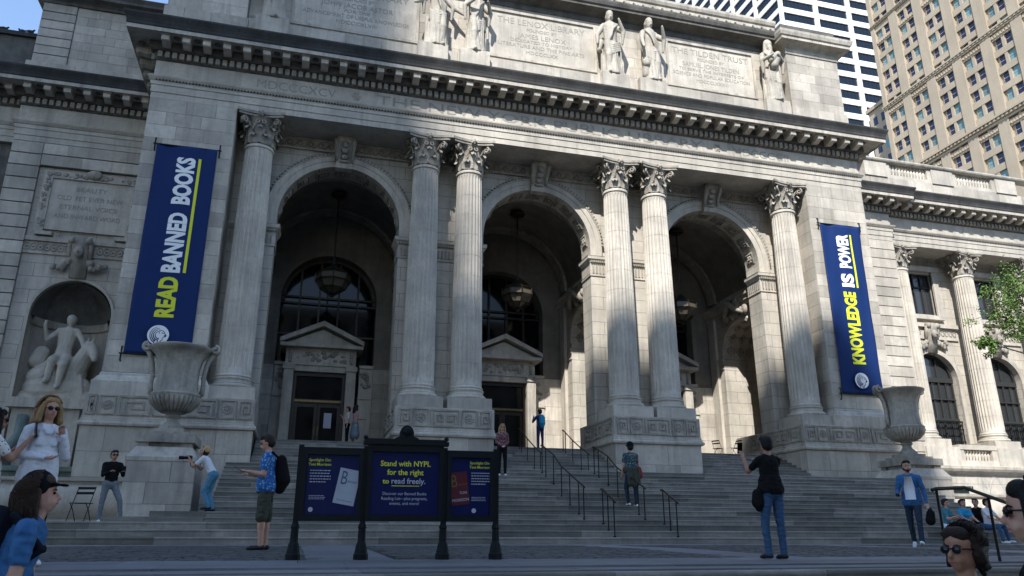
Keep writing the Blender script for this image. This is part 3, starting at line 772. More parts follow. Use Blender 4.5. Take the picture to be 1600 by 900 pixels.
# back wall with three tall glazed arches and pedimented doors
g = MB(); arch_panel(g, -14, 14, FL-.02, 17.2, [(b, 2.45, 12.1) for b in BAY], 8.2, 9.0, mkY, 28); g.build('back_wall', 'vault_shade_stone', lib)
for b in BAY:
    for sx in (-1, 1): x0, x1 = sorted((b+sx*2.46, b+sx*3.54)); ld = part('wall_dado', lib); ashlar(ld, x0, x1, FL, 8.5, 8.12, .76, 1.2, depth=.09, m='marble_block')  # undarkened marble facing added low down, where the sun lands
for b in BAY:
    wn = part('portal_window', lib)
    g = MB(); g.box(b-2.5, b+2.5, 8.95, 9.0, 4.0, 14.7); g.build('pane', 'dark_glass', wn)
    g = MB()
    for x in (-1.5, -.5, .5, 1.5): g.box(b+x-.05, b+x+.05, 8.82, 8.94, 8.6, 14.5)
    for z in (8.6, 10.3, 12.0, 12.35): g.box(b-2.45, b+2.45, 8.80, 8.93, z-.05, z+.05)
    ring(g, b, 12.1, [(2.45, 8.8), (2.28, 8.8), (2.28, 8.95)], mkY, 24); g.build('glazing_bars', 'bronze', wn)
    for sx in (-1, 1):                               # carved dado panels beside the door
        g = MB(); x0, x1 = sorted((b+sx*1.75, b+sx*2.45)); g.box(x0, x1, 8.05, 8.8, FL, 6.9); g.box(x0, x1, 7.98, 8.8, 6.9, 7.15); g.box(x0+.08, x1-.08, 8.02, 8.1, 4.3, 6.7)
        g.box(x0+.02, x1, 8.1, 8.8, 7.15, 8.5); g.box(x0, x1, 8.0, 8.8, 8.5, 8.65); g.build('dado', 'marble_clean', wn)
        g = MB()
        for k in range(12): g.sphere(((x0+x1)/2+rs.uniform(-.22, .22), 8.08, 7.82+rs.uniform(-.5, .5)), rs.uniform(.07, .13), 6, 4, (1, .6, 1))
        g.build('relief', 'marble_carved', wn, kind='stuff')
    dr = part('portal', lib); c = b - (.2 if b < -1 else 0)
    g = MB()
    for sx in (-1, 1): x0, x1 = sorted((c+sx*1.28, c+sx*1.75)); g.box(x0, x1, 7.35, 8.9, FL, 8.15); g.box(x0-.05, x1+.05, 7.28, 8.9, 8.15, 8.4)
    g.box(c-1.28, c+1.28, 7.5, 8.9, 8.1, 8.4); g.box(c-1.72, c+1.72, 7.42, 8.9, 8.4, 9.25); g.build('door_surround', 'marble', dr)
    g = MB()
    g.prism([(c-2.02, 9.25), (c+2.02, 9.25), (c+2.02, 9.42), (c-2.02, 9.42)], 'y', 7.0, 8.9)
    g.prism([(c-1.9, 9.42), (c+1.9, 9.42), (c, 10.25)], 'y', 7.35, 8.9)
    for sx in (-1, 1): g.prism([(c+sx*2.05, 9.425), (c+sx*2.05, 9.65), (c, 10.62), (c, 10.36)], 'y', 6.98, 8.9)
    g.build('pediment', 'marble_clean', dr)
    g = MB()
    for k in range(22): g.sphere((c+rs.uniform(-1.2, 1.2), 7.42, 8.83+rs.uniform(-.25, .25)), rs.uniform(.06, .13), 6, 4, (1.2, .5, 1))
    for sx in (-1, 1):
        for k in range(5): g.sphere((c+sx*1.5, 7.38, 8.6+k*.13), .1, 6, 4, (1, .6, 1))
    g.build('frieze_relief', 'marble_carved', dr, kind='stuff')
    dd = part('door', lib)
    g = MB(); g.box(c-1.27, c-1.12, 7.7, 7.9, FL, 8.09); g.box(c+1.12, c+1.27, 7.7, 7.9, FL, 8.09); g.box(c-1.12, c+1.12, 7.7, 7.9, 7.9, 8.09); g.box(c-1.12, c+1.12, 7.72, 7.88, 6.55, 6.75)
    g.build('frame', 'door_wood', dd)
    g = MB(); g.box(c-1.12, c+1.12, 7.66, 7.72, 6.60, 6.70); g.build('transom_rail', 'brass', dd)
    g = MB(); g.box(c-1.12, c+1.12, 7.83, 7.86, 6.75, 7.9); g.build('transom_pane', 'dark_glass', dd)
    for sx in (-1, 1):
        x0, x1 = sorted((c+sx*.01, c+sx*1.11))
        g = MB(); g.box(x0, x0+.14, 7.76, 7.86, FL+.01, 6.54); g.box(x1-.14, x1, 7.76, 7.86, FL+.01, 6.54); g.box(x0+.14, x1-.14, 7.76, 7.86, FL+.01, 4.75); g.box(x0+.14, x1-.14, 7.76, 7.86, 6.36, 6.54); g.box(x0+.22, x1-.22, 7.74, 7.77, 4.1, 4.65); g.build('leaf', 'door_wood', dd)
        g = MB(); g.box(x0+.14, x1-.14, 7.80, 7.82, 4.75, 6.36); g.build('leaf_pane', 'dark_glass', dd)
        g = MB(); xx = c+sx*.08; g.tube([(xx, 7.74, 4.9), (xx, 7.68, 4.95), (xx, 7.68, 5.35), (xx, 7.74, 5.4)], .018, 6); g.build('door_handle', 'brass', dd)
    if b < -1:
        g = MB(); g.box(c+.35, c+.72, 7.785, 7.795, 5.35, 6.1); g.build('door_notice', 'sign_grey_text', dd)
# body of the building behind
g = MB(); g.box(-17.2, 17.2, 9.0, 40, 2, 27.5); g.box(-17.2, 17.2, .35, 9.0, 17.62, 27.5); g.build('main_block', 'marble_joint', lib)
# ---------------- attic
for sgn in (-1, 1):
    ap = part('attic_pier', lib); a, b = (14.06, 17.36) if sgn > 0 else (-17.36, -14.06)
    g = MB(); g.box(a+.03, b-.03, -.37, 3, 20.6, 26); g.build('core', 'marble_backing', ap)
    ashlar(ap, a-.1, b+.1, 20.9, 22.35, -.5, .72, 1.3, depth=.2); ashlar(ap, a, b, 22.35, 25.75, -.41, .56, 1.15, depth=.12)
    for i in range(7): stone(ap, (a-.006) if sgn > 0 else b-.1, (a+.1) if sgn > 0 else b+.006, -.40, .35, 22.35+i*.486+.005, 22.35+(i+1)*.486-.005, 'marble_block')
    g = MB(); g.sweep([(a, 3), (a, -.41), (b, -.41), (b, 3)], [(-.3, 25.75), (.05, 25.75), (.08, 25.85), (.02, 25.9), (.02, 26.1), (.12, 26.2), (.30, 26.28), (.55, 26.34), (.55, 26.5), (.62, 26.55), (.68, 26.72), (.70, 26.85), (-.3, 26.95)]); g.build('cap_cornice', 'marble', ap)
    g = MB(); g.box(a-.1, b+.1, -.35, 3, 26.9, 27.75); g.build('blocking', 'dirty_shaded_stone', ap)
aw = part('attic_wall', lib)
g = MB(); g.box(-14.05, 14.05, .22, 3, 20.6, 28.1); g.build('core', 'marble_backing', aw)
ashlar(aw, -13.95, 13.95, 20.9, 22.38, -.45, .74, 1.6, depth=.6)
PAN = ((-12.1, -6.35), (-2.8, 2.9), (7.1, 12.25))
hole = lambda x, z: any(a-.1 < x < b+.1 and 22.95 < z < 25.7 for a, b in PAN)
edges = [-14.05, -12.2, -6.25, -2.9, 3.0, 7.0, 12.35, 14.05]
for i in range(0, 7, 2): ashlar(aw, edges[i], edges[i+1], 22.38, 26.0, .18, .6, 1.1, depth=.1)
for a, b in PAN:
    ashlar(aw, a-.1, b+.1, 22.38, 22.95, .18, .57, 1.6, depth=.1); ashlar(aw, a-.1, b+.1, 25.72, 26.0, .18, .28, 1.6, depth=.1)
    tb = part('inscription_panel', lib)
    g = MB(); g.box(a, b, .20, .4, 22.97, 25.70); g.build('slab', 'marble_clean', tb)
    g = MB()
    for x0, x1, z0, z1 in ((a-.1, b+.1, 22.9, 23.03), (a-.1, b+.1, 25.64, 25.78), (a-.1, a+.03, 23.03, 25.64), (b-.03, b+.1, 23.03, 25.64)): g.box(x0, x1, .12, .25, z0, z1)
    g.build('frame', 'marble', tb)
INS = (('THE ASTOR LIBRARY', 'FOUNDED BY', 'JOHN JACOB ASTOR', 'FOR THE', 'ADVANCEMENT OF USEFUL KNOWLEDGE', 'MDCCCXLVIII'),
       ('THE LENOX LIBRARY', 'FOUNDED BY', 'JAMES LENOX', 'DEDICATED TO HISTORY', 'LITERATURE AND THE FINE ARTS', 'MDCCCLXX'),
       ('THE TILDEN TRUST', 'FOUNDED BY', 'SAMUEL JONES TILDEN', 'TO SERVE THE INTERESTS OF', 'SCIENCE AND POPULAR EDUCATION', 'MDCCCLXXXVI'))
WID = ((4.9, 1.6, 3.4, 1.2, 5.0, 1.9), (4.7, 1.6, 2.6, 3.3, 4.6, 1.7), (4.6, 1.6, 3.4, 3.9, 4.6, 1.9))
HGT = (.34, .19, .26, .17, .20, .19)
ZL = (25.05, 24.72, 24.32, 24.04, 23.72, 23.38)
for (a, b), lines, ws in zip(PAN, INS, WID):
    for s, wd, h, z in zip(lines, ws, HGT, ZL): lettering(s, wd, h, 'inscription', lib, tf_wall((a+b)/2, z, .196), name='inscription')
g = MB(); AP = [(-14.0, .18), (14.0, .18)]
g.sweep(AP, [(-.3, 25.98), (.05, 25.98), (.10, 26.08), (.04, 26.12), (.04, 26.28), (.16, 26.36), (.30, 26.44), (.62, 26.50), (.62, 26.62), (.70, 26.68), (.76, 26.84), (.78, 26.95), (-.3, 27.05)]); g.build('attic_cornice', 'dirty_shaded_stone', lib)
g = MB(); g.sweep(AP, [(-.3, 27.0), (.02, 27.0), (.06, 27.1), (.06, 27.2), (0, 27.22), (0, 27.85), (.08, 27.9), (.14, 28.05), (.14, 28.2), (-.3, 28.25)]); g.build('parapet', 'marble', lib)
g = MB(); x = -13.8
while x < 13.9:
    pts = []
    for i in range(10): q = i/9*1.8*math.pi; r_ = .17*(1-i/14); pts.append((x+r_*math.sin(q), .16, 27.53+r_*math.cos(q)))
    g.tube(pts, .05, 5); g.sphere((x+.28, .17, 27.53), .12, 6, 4, (1, .5, 1.6)); x += .56
g.build('parapet_scrolls', 'marble_carved', lib, kind='stuff')
for x in COLX:                                       # pedestals under the figures
    g = MB(); g.box(x-.72, x+.72, -.80, .17, 20.85, 22.42); g.build('figure_base', 'marble', lib)
# ================================================================ side bays and wings
def arc_panel_stones(): pass
RUST = .62
def rusticated(parent, x0, x1, z0, z1, y, j=.055, h=RUST, side=None):
    n = round((z1-z0)/h); h = (z1-z0)/n; r = random.Random(int(x0*10)+5)
    for i in range(n):
        x = x0; k = 0
        while x < x1-1e-6:
            l = r.uniform(1.0, 1.9); e = x+l
            if x1-e < .7: e = x1
            stone(parent, x+.004, e-.004, y+r.uniform(-.004, .004), y+.3, z0+i*h+j/2, z0+(i+1)*h-j/2, 'marble_block'); x = e
nb = part('niche_bay', lib)
g = MB(); g.box(-22.8, -17.3, 6.75, 9, .4, 17.6); g.box(-22.8, -17.3, 5.21, 6.75, 11.4, 16.4); g.box(-22.8, -22.1, 5.21, 6.75, .4, 11.4); g.box(-18.6, -17.3, 5.21, 6.75, .4, 11.4); g.box(-23.93, -22.75, 4.78, 9, .4, 17.6); g.box(-22.75, -17.3, 4.78, 9, 16.42, 17.6); g.build('core', 'marble_backing', nb)
rusticated(nb, -24.0, -22.72, .5, 17.57, 4.7); rusticated(nb, -22.70, -17.36, 16.42, 17.57, 4.7)
NC, NH, NS = -20.35, 1.62, 9.45
g = MB(); arch_panel(g, -22.75, -17.3, .45, 12.2, [(NC, NH, NS)], 4.9, 5.2, mkY, 30); g.build('niche_wall', 'marble_joint', nb)
g = MB(); g.box(-22.75, -17.3, 4.9, 5.2, 12.2, 16.42); g.build('upper_panel', 'marble_joint', nb)
g = MB()                                             # half round niche with a shell head
n = 24; v = []; f = []
for i in range(n+1):
    a = math.pi*i/n; v += [(NC-NH*math.cos(a), 5.05+NH*.95*math.sin(a), z) for z in (.45, 9.1, NS)]
for i in range(n): f += [(3*i, 3*i+3, 3*i+4, 3*i+1), (3*i+1, 3*i+4, 3*i+5, 3*i+2)]
g.add(v, f); g.build('niche', 'marble', nb, smooth=True)
g = MB(); v = []; f = []; m = 10; n = 36
for j in range(m+1):
    b = math.pi/2*j/m
    for i in range(n+1):
        a = math.pi*i/n; rb = 1-.045*abs(math.sin(a*4.5))*math.cos(b)**.3
        v.append((NC-NH*rb*math.cos(a)*math.cos(b), 5.05+NH*.95*rb*math.sin(a)*math.cos(b), NS+NH*rb*math.sin(b)))
for j in range(m): f += [(j*(n+1)+i, j*(n+1)+i+1, (j+1)*(n+1)+i+1, (j+1)*(n+1)+i) for i in range(n)]
g.add(v, f); g.build('shell', 'dirty_shaded_stone', nb, smooth=True)
g = MB(); v = []; f = []
for i in range(25):
    a = math.pi*i/24; v += [(NC-r*math.cos(a), 5.05+r*.95*math.sin(a), z) for r, z in ((NH, 9.08), (NH-.1, 9.12), (NH-.16, 9.3), (NH-.2, 9.4), (NH, 9.5))]
f = [(5*i+j, 5*i+j+5, 5*i+j+6, 5*i+j+1) for i in range(24) for j in range(4)]
g.add(v, f); g.build('niche_cornice', 'marble', nb)
g = MB(); ring(g, NC, NS, [(NH, 4.9), (NH, 4.82), (NH+.12, 4.80), (NH+.14, 4.9)], mkY, 36)
for sx in (-1, 1): x0, x1 = sorted((NC+sx*NH, NC+sx*(NH+.14))); g.box(x0, x1, 4.81, 4.92, .5, NS)
g.build('niche_frame', 'marble_clean', nb)
g = MB(); g.box(-22.72, -17.36, 4.74, 5.0, 12.78, 12.98); g.box(-22.72, -17.36, 4.82, 5.0, 12.2, 12.26); g.box(-22.72, -17.36, 4.84, 5.0, 12.26, 12.78); g.build('string_course', 'marble', nb)
g = MB(); x = -22.6
while x < -17.5:
    if abs(x-NC) > .55:
        g.tube([(x+.13*math.cos(q*.785), 4.83, 12.52+.17*math.sin(q*.785)) for q in range(9)], .03, 5, cap=False)
        g.sphere((x, 4.84, 12.52), .06, 6, 4)
    x += .27
g.build('guilloche', 'marble_carved', nb, kind='stuff')
def cartouche(parent, x, y, z, s=1.0, seed=1):
    """carved mask with scrolls and swags of leaves over an arch"""
    r = random.Random(seed); g = MB()
    g.prism([(y+.1, z-.75*s), (y-.15*s, z-.7*s), (y-.2*s, z-.2*s), (y-.38*s, z+.35*s), (y-.42*s, z+.75*s), (y+.1, z+.75*s)], 'x', x-.26*s, x+.26*s)
    for sx in (-1, 1): g.tube([(x+sx*.36*s, y-.32*s, z+.62*s), (x+sx*.18*s, y-.36*s, z+.62*s)], .15*s, 9); g.tube([(x+sx*.30*s, y-.12*s, z-.2*s), (x+sx*.34*s, y-.25*s, z+.25*s), (x+sx*.32*s, y-.32*s, z+.6*s)], [.07*s, .09*s, .1*s], 6)
    g.sphere((x, y-.42*s, z+.18*s), .19*s, 9, 7, (.9, .7, 1.2)); g.sphere((x, y-.56*s, z+.15*s), .05*s, 6, 4)
    for k in range(26):
        sx = r.choice((-1, 1)); t = r.random()
        g.sphere((x+sx*(.25+.62*t)*s, y-.12*s-r.random()*.1, z-(.05+.35*math.sin(t*2.6))*s+r.uniform(-.1, .1)*s), r.uniform(.08, .14)*s, 6, 4, (1, .8, 1.2))
    return g.build('cartouche', 'marble_carved', parent, smooth=True)
cartouche(nb, NC, 4.85, 12.05, 1.25, 4)
tb = part('tablet', lib)
g = MB(); g.box(-22.1, -18.65, 4.74, 5.0, 13.35, 15.95); g.build('slab', 'marble_clean', tb)
g = MB()
for x0, x1, z0, z1 in ((-22.42, -18.33, 15.85, 16.2), (-22.42, -22.05, 13.2, 15.85), (-18.7, -18.33, 13.2, 15.85)): g.box(x0, x1, 4.66, 4.95, z0, z1)
for x in (-22.0, -18.75): g.box(x-.35, x+.35, 4.62, 4.95, 13.05, 13.22)
g.build('frame', 'marble', tb)
g = MB()
for k in range(90):
    t = rs.random()
    p = (-22.3+3.9*t, 16.03) if k % 2 else ((-22.23 if k % 4 == 0 else -18.5), 13.3+2.7*t)
    g.sphere((p[0]+rs.uniform(-.1, .1), 4.66, p[1]+rs.uniform(-.08, .08)), rs.uniform(.06, .11), 6, 4, (1, .6, 1))
g.sphere((NC, 4.62, 16.15), .24, 8, 6, (1.5, .6, 1)); g.build('frame_carving', 'marble_carved', tb, kind='stuff')
for s, wd, z in (('BEAUTY', 1.3, 15.3), ('OLD YET EVER NEW', 2.75, 14.85), ('ETERNAL VOICE', 2.4, 14.4), ('AND INWARD WORD', 2.75, 13.95)):
    lettering(s, wd, .22, 'inscription', lib, tf_wall(-20.38, z, 4.735), name='inscription')
# attic block above the side bay, low parapet of the far wing
ab = part('side_attic', lib)
g = MB(); g.box(-24.05, -17.4, 5.1, 14, 20.8, 25.4); g.build('core', 'marble_backing', ab)
ashlar(ab, -24.3, -17.4, 20.95, 21.9, 4.9, .48, 1.5, depth=.4)
rusticated(ab, -24.1, -22.6, 21.9, 25.3, 4.98, .05, .48); ashlar(ab, -22.58, -17.4, 21.9, 25.3, 5.04, .48, 1.1, depth=.2)
g = MB(); g.sweep([(-24.1, 14), (-24.1, 5.0), (-17.4, 5.0)], [(-.3, 25.3), (.05, 25.3), (.1, 25.42), (.2, 25.5), (.45, 25.6), (.45, 25.75), (.55, 25.95), (-.3, 26.0)]); g.build('cornice', 'dirty_shaded_stone', ab)
wl = part('far_wing', lib)
g = MB(); g.box(-70, -24.02, 5.4, 14, 20.8, 23.4); g.box(-70, -24.02, 5.3, 9, .4, 17.6); g.build('wall', 'dirty_shaded_stone', wl)
g = MB(); g.box(-70, -24.02, 5.25, 14, 23.4, 23.62); g.build('coping', 'soot_stone', wl)
# ---- right hand side bay and colonnade wing
rb = part('side_bay', lib)
g = MB(); g.box(17.3, 23.93, 4.78, 9, .4, 17.6); g.build('core', 'marble_joint', rb)
rusticated(rb, 22.0, 24.0, 4.2, 17.57, 4.7)
rw = part('wing', lib)
WB = (27.5, 32.5)
g = MB(); arch_panel(g, 24.0, 37.5, 5.0, 12.1, [(c, 1.62, 9.6) for c in WB], 6.8, 7.4, mkY, 26); g.build('lower_wall', 'marble_joint', rw)
g = MB()
xs = [24.0, 26.55, 28.45, 31.55, 33.45, 37.5]
for i in range(0, 6, 2): g.box(xs[i], xs[i+1], 6.8, 7.4, 12.1, 17.6)
for i in (1, 3): g.box(xs[i], xs[i+1], 6.82, 7.4, 12.1, 13.75); g.box(xs[i], xs[i+1], 6.82, 7.4, 16.5, 17.6)
g.build('upper_wall', 'marble_joint', rw)
for c in WB:
    g = MB(); g.box(c-2.2, c+2.2, 6.55, 6.9, 12.85, 13.1); g.box(c-2.2, c+2.2, 6.7, 6.9, 12.1, 12.2); g.box(c-2.2, c+2.2, 6.74, 6.9, 12.2, 12.85); g.box(c-1.25, c+1.25, 6.5, 6.9, 13.35, 13.6); g.build('string_course', 'marble_clean', rw)
    g = MB()
    for k in range(14):
        x = c-1.95+k*.3
        if abs(x-c) > .6: g.tube([(x+.12*math.cos(q*.785), 6.73, 12.52+.16*math.sin(q*.785)) for q in range(9)], .03, 5, cap=False)
    g.build('guilloche', 'marble_carved', rw, kind='stuff')
    cartouche(rw, c, 6.8, 12.1, 1.25, int(c))
    for x0, x1 in ((c-1.35, c-.95), (c+.95, c+1.35)):
        g = MB(); g.box(x0, x1, 6.66, 6.9, 13.6, 16.62); g.build('window_jamb', 'marble_clean', rw)
    g = MB(); g.box(c-1.5, c+1.5, 6.6, 6.9, 16.62, 16.95); g.build('window_head', 'marble_clean', rw)
    g = MB(); ring(g, c, 9.6, [(1.62, 6.8), (1.62, 6.72), (1.86, 6.69), (1.90, 6.8)], mkY, 30)
    for sx in (-1, 1): x0, x1 = sorted((c+sx*1.62, c+sx*1.9)); g.box(x0, x1, 6.7, 6.82, 5.3, 9.6)
    g.build('archivolt', 'marble_clean', rw)
    aw_ = part('arched_window', lib)
    g = MB(); g.box(c-1.7, c+1.7, 7.30, 7.33, 5.3, 11.4); g.build('pane', 'wing_glass', aw_)
    g = MB(); ring(g, c, 9.6, [(1.62, 7.15), (1.48, 7.15), (1.48, 7.3)], mkY, 26)
    for x in (-1.55, -.52, .52, 1.55): g.box(c+x-.045, c+x+.045, 7.18, 7.29, 5.3, 9.6)
    for x in (-1.04, 0, 1.04): g.box(c+x-.02, c+x+.02, 7.2, 7.29, 5.3, 9.55)
    for z, h in ((9.6, .14), (7.15, .07), (8.4, .035)): g.box(c-1.62, c+1.62, 7.16, 7.295, z-h, z+h)
    for x in (-.52, .52): g.box(c+x-.04, c+x+.04, 7.2, 7.29, 9.74, 11.05)
    g.build('frame', 'window_frame', aw_)
    g = MB(); g.box(c-1.6, c+1.6, 6.94, 6.98, 6.95, 7.05); g.box(c-1.6, c+1.6, 6.94, 6.98, 6.5, 6.56); g.box(c-1.6, c+1.6, 6.94, 6.98, 5.75, 5.82)
    x = c-1.55
    while x < c+1.56: g.box(x-.014, x+.014, 6.95, 6.97, 5.4, 7.0); x += .155
    g.build('railing', 'black_iron', aw_)
    uw = part('upper_window', lib)
    g = MB(); g.box(c-.96, c+.96, 7.1, 7.13, 13.7, 16.5); g.build('pane', 'wing_glass', uw)
    g = MB()
    for x in (-.92, -.3, .3, .92): g.box(c+x-.04, c+x+.04, 7.0, 7.09, 13.75, 16.5)
    for z in (13.8, 15.6, 16.44): g.box(c-.95, c+.95, 7.0, 7.095, z-.04, z+.04)
    g.build('frame', 'window_frame', uw)
# wing podium: pedestals, lower balustrade and ledge
BAL = MB(); BAL.lathe([(.055, 0), (.075, .03), (.06, .08), (.095, .22), (.10, .30), (.06, .42), (.045, .50), (.07, .56), (.07, .60)], 10)
bal_me = BAL.mesh('baluster'); bal_me.materials.append(MATS['marble_clean']); bal_me.polygons.foreach_set('use_smooth', [True]*len(bal_me.polygons))
pd = part('wing_podium', lib)
g = MB(); g.box(22.0, 38, 4.55, 7.4, .4, 3.6); g.build('base_wall', 'marble_joint', pd)
g = MB(); g.sweep([(22.0, 4.55), (38, 4.55)], [(-.3, 3.6), (.05, 3.6), (.12, 3.7), (.28, 3.78), (.35, 3.9), (.35, 4.05), (.1, 4.12), (-.3, 4.12)]); g.build('ledge', 'marble', pd)
for x in (25.0, 30.0, 35.0): g = MB(); g.box(x-1.15, x+1.15, 4.6, 7.4, 4.1, 5.149); g.build('pedestal', 'marble_clean', pd)
for a, b in ((26.15, 28.85), (31.15, 33.85)):
    bl = part('balustrade', lib)
    g = MB(); g.box(a, b, 4.68, 5.1, 4.1, 4.42); g.build('plinth', 'marble_clean', bl)
    g = MB(); g.box(a, b, 4.66, 5.12, 5.03, 5.30); g.build('rail', 'marble_clean', bl)
    for x0, x1 in ((a, a+.35), (b-.35, b)): g = MB(); g.box(x0, x1, 4.70, 5.08, 4.42, 5.03); g.build('end_block', 'marble_clean', bl)
    n = 9
    for i in range(n): o = mkobj('baluster', bal_me, None, bl); o.location = (a+.5+(b-a-1.0)*i/(n-1), 4.89, 4.42)
# parapet with balusters on the wing roof
pw = part('roof_parapet', lib)
ashlar(pw, 22.4, 38, 20.95, 22.25, 5.2, .65, 1.7, m='marble_block', depth=.5)
g = MB(); g.sweep([(22.4, 5.1), (38, 5.1)], [(-.5, 23.28), (.02, 23.28), (.08, 23.34), (.12, 23.42), (.12, 23.5), (-.5, 23.52)]); g.build('coping', 'marble', pw)
for x in (24.0, 29.2, 34.4): g = MB(); g.box(x-.85, x+.85, 5.12, 5.7, 22.25, 23.28); g.build('pedestal', 'marble_clean', pw)
for a, b in ((24.85, 28.35), (30.05, 33.55)):
    bl = part('balustrade', lib)
    for x0, x1 in ((a, a+.3), (b-.3, b)): g = MB(); g.box(x0, x1, 5.2, 5.6, 22.25, 23.28); g.build('end_block', 'marble_clean', bl)
    g = MB(); g.box(a+.3, b-.3, 5.22, 5.55, 22.25, 22.5); g.build('plinth', 'marble_clean', bl)
    for i in range(12): o = mkobj('baluster', bal_me, None, bl); o.location = (a+.45+(b-a-.9)*i/11, 5.38, 22.5); o.scale = (1.15, 1.15, 1.29)
g = MB(); g.box(24, 70, 7.4, 30, .4, 22); g.build('wing_block', 'marble_joint', lib)
# ================================================================ urns on pedestals, fountains
def urn_parts(t):
    g = MB(); prof = [(.36, 0), (.36, .10), (.30, .14), (.20, .24), (.17, .34), (.22, .40), (.24, .44), (.20, .48), (.30, .54), (.52, .66), (.68, .84), (.76, 1.02), (.79, 1.10), (.74, 1.16)]
    g.lathe(prof, 36); g.build('foot_bowl', 'urn_stone', t, angle=50)
    g = MB(); n = 32
    for i in range(n):
        a = 2*math.pi*i/n; pts = [(r*math.cos(a), r*math.sin(a), z) for r, z in ((.34, .55), (.53, .665), (.69, .845), (.77, 1.02))]; g.tube(pts, [.03, .045, .055, .05], 5)
    g.build('gadroons', 'urn_stone', t, smooth=True, kind='stuff')
    g = MB(); g.lathe([(.70, 1.15), (.66, 1.3), (.63, 1.6), (.635, 1.95), (.68, 2.2), (.78, 2.42), (.92, 2.55), (.99, 2.60), (1.0, 2.66), (.95, 2.69), (.84, 2.62), (.68, 2.4), (.62, 1.9)], 40, cap=False); g.build('body', 'urn_stone', t, angle=50)
    for sx in (-1, 1):
        g = MB(); g.tube([(sx*.76, 0, 1.12), (sx*.80, 0, 1.4), (sx*.78, 0, 1.75), (sx*.84, 0, 2.15), (sx*.98, 0, 2.5), (sx*1.08, 0, 2.72)], [.09, .075, .07, .075, .085, .09], 8)
        for dy in (-.09, .09): g.tube([(sx*1.04+.15*math.sin(q*.6)*sx*(1-q/16), dy, 2.66+.15*math.cos(q*.6)*(1-q/16)) for q in range(13)], .06, 6)
        g.tube([(sx*.70, 0, 1.7), (sx*.79, 0, 1.72)], .04, 6); g.build('handle', 'urn_stone', t, smooth=True)
def urn_pedestal(t, zb):
    g = MB(); g.box(-.95, .95, -.95, .95, zb, -.85); g.box(-.9, .9, -.9, .9, -.851, -.55) if False else None
    g.build('die_core', 'marble_backing', t)
    n = 3; h = (-.86-zb)/n
    for i in range(n):
        for x0, x1 in (((-1.0, -.35), (-.35, 1.0)) if i % 2 else ((-1.0, .3), (.3, 1.0))): stone(t, x0+.006, x1-.006, -1.0, -.85, zb+i*h+.005, zb+(i+1)*h-.005, 'marble_block')
        for y0, y1 in ((-.84, .2), (.2, 1.0)): 
            stone(t, .86, 1.0, y0+.006, y1-.006, zb+i*h+.005, zb+(i+1)*h-.005, 'marble_block'); stone(t, -1.0, -.86, y0+.006, y1-.006, zb+i*h+.005, zb+(i+1)*h-.005, 'marble_block')
    g = MB(); v = []
    for r, z in ((1.02, -.86), (1.02, -.74), (.98, -.70), (.80, -.42)): v += [(-r, -r, z), (r, -r, z), (r, r, z), (-r, r, z)]
    g.add(v, [(j*4+i, j*4+(i+1) % 4, j*4+4+(i+1) % 4, j*4+4+i) for j in range(3) for i in range(4)]+[(12, 13, 14, 15)]); g.build('shoulder', 'marble', t)
    g = MB(); 
    for sx in (-1, 1):
        for sy in (-1, 1): g.box(sx*.62-.16, sx*.62+.16, sy*.62-.16, sy*.62+.16, -.42, -.28)
    g.box(-.74, .74, -.74, .74, -.43, -.40); g.box(-.70, .70, -.70, .70, -.40, -.28); g.box(-.86, .86, -.86, .86, -.28, -.02); g.box(-.62, .62, -.62, .62, -.02, .08); g.box(-.45, .45, -.45, .45, .08, .2); g.build('cap', 'urn_stone', t)
UZ = 3.25
for i, x in enumerate((-14.2, 14.1)):
    wh = ('beside the smaller tablet-and-niche bay', 'beside the sunlit colonnade wing')[i]
    t = thing('urn', ('weathered two-handled stone urn in front of the READ BANNED BOOKS banner', 'weathered two-handled stone urn in front of the KNOWLEDGE IS POWER banner')[i], 'urn', (x, -4.7, UZ+.2)); urn_parts(t)
    t = thing('urn_pedestal', ('square stone pedestal under the urn by the READ BANNED BOOKS banner', 'square stone pedestal under the urn by the KNOWLEDGE IS POWER banner')[i], 'pedestal', (x, -4.7, UZ)); urn_pedestal(t, .48-UZ)
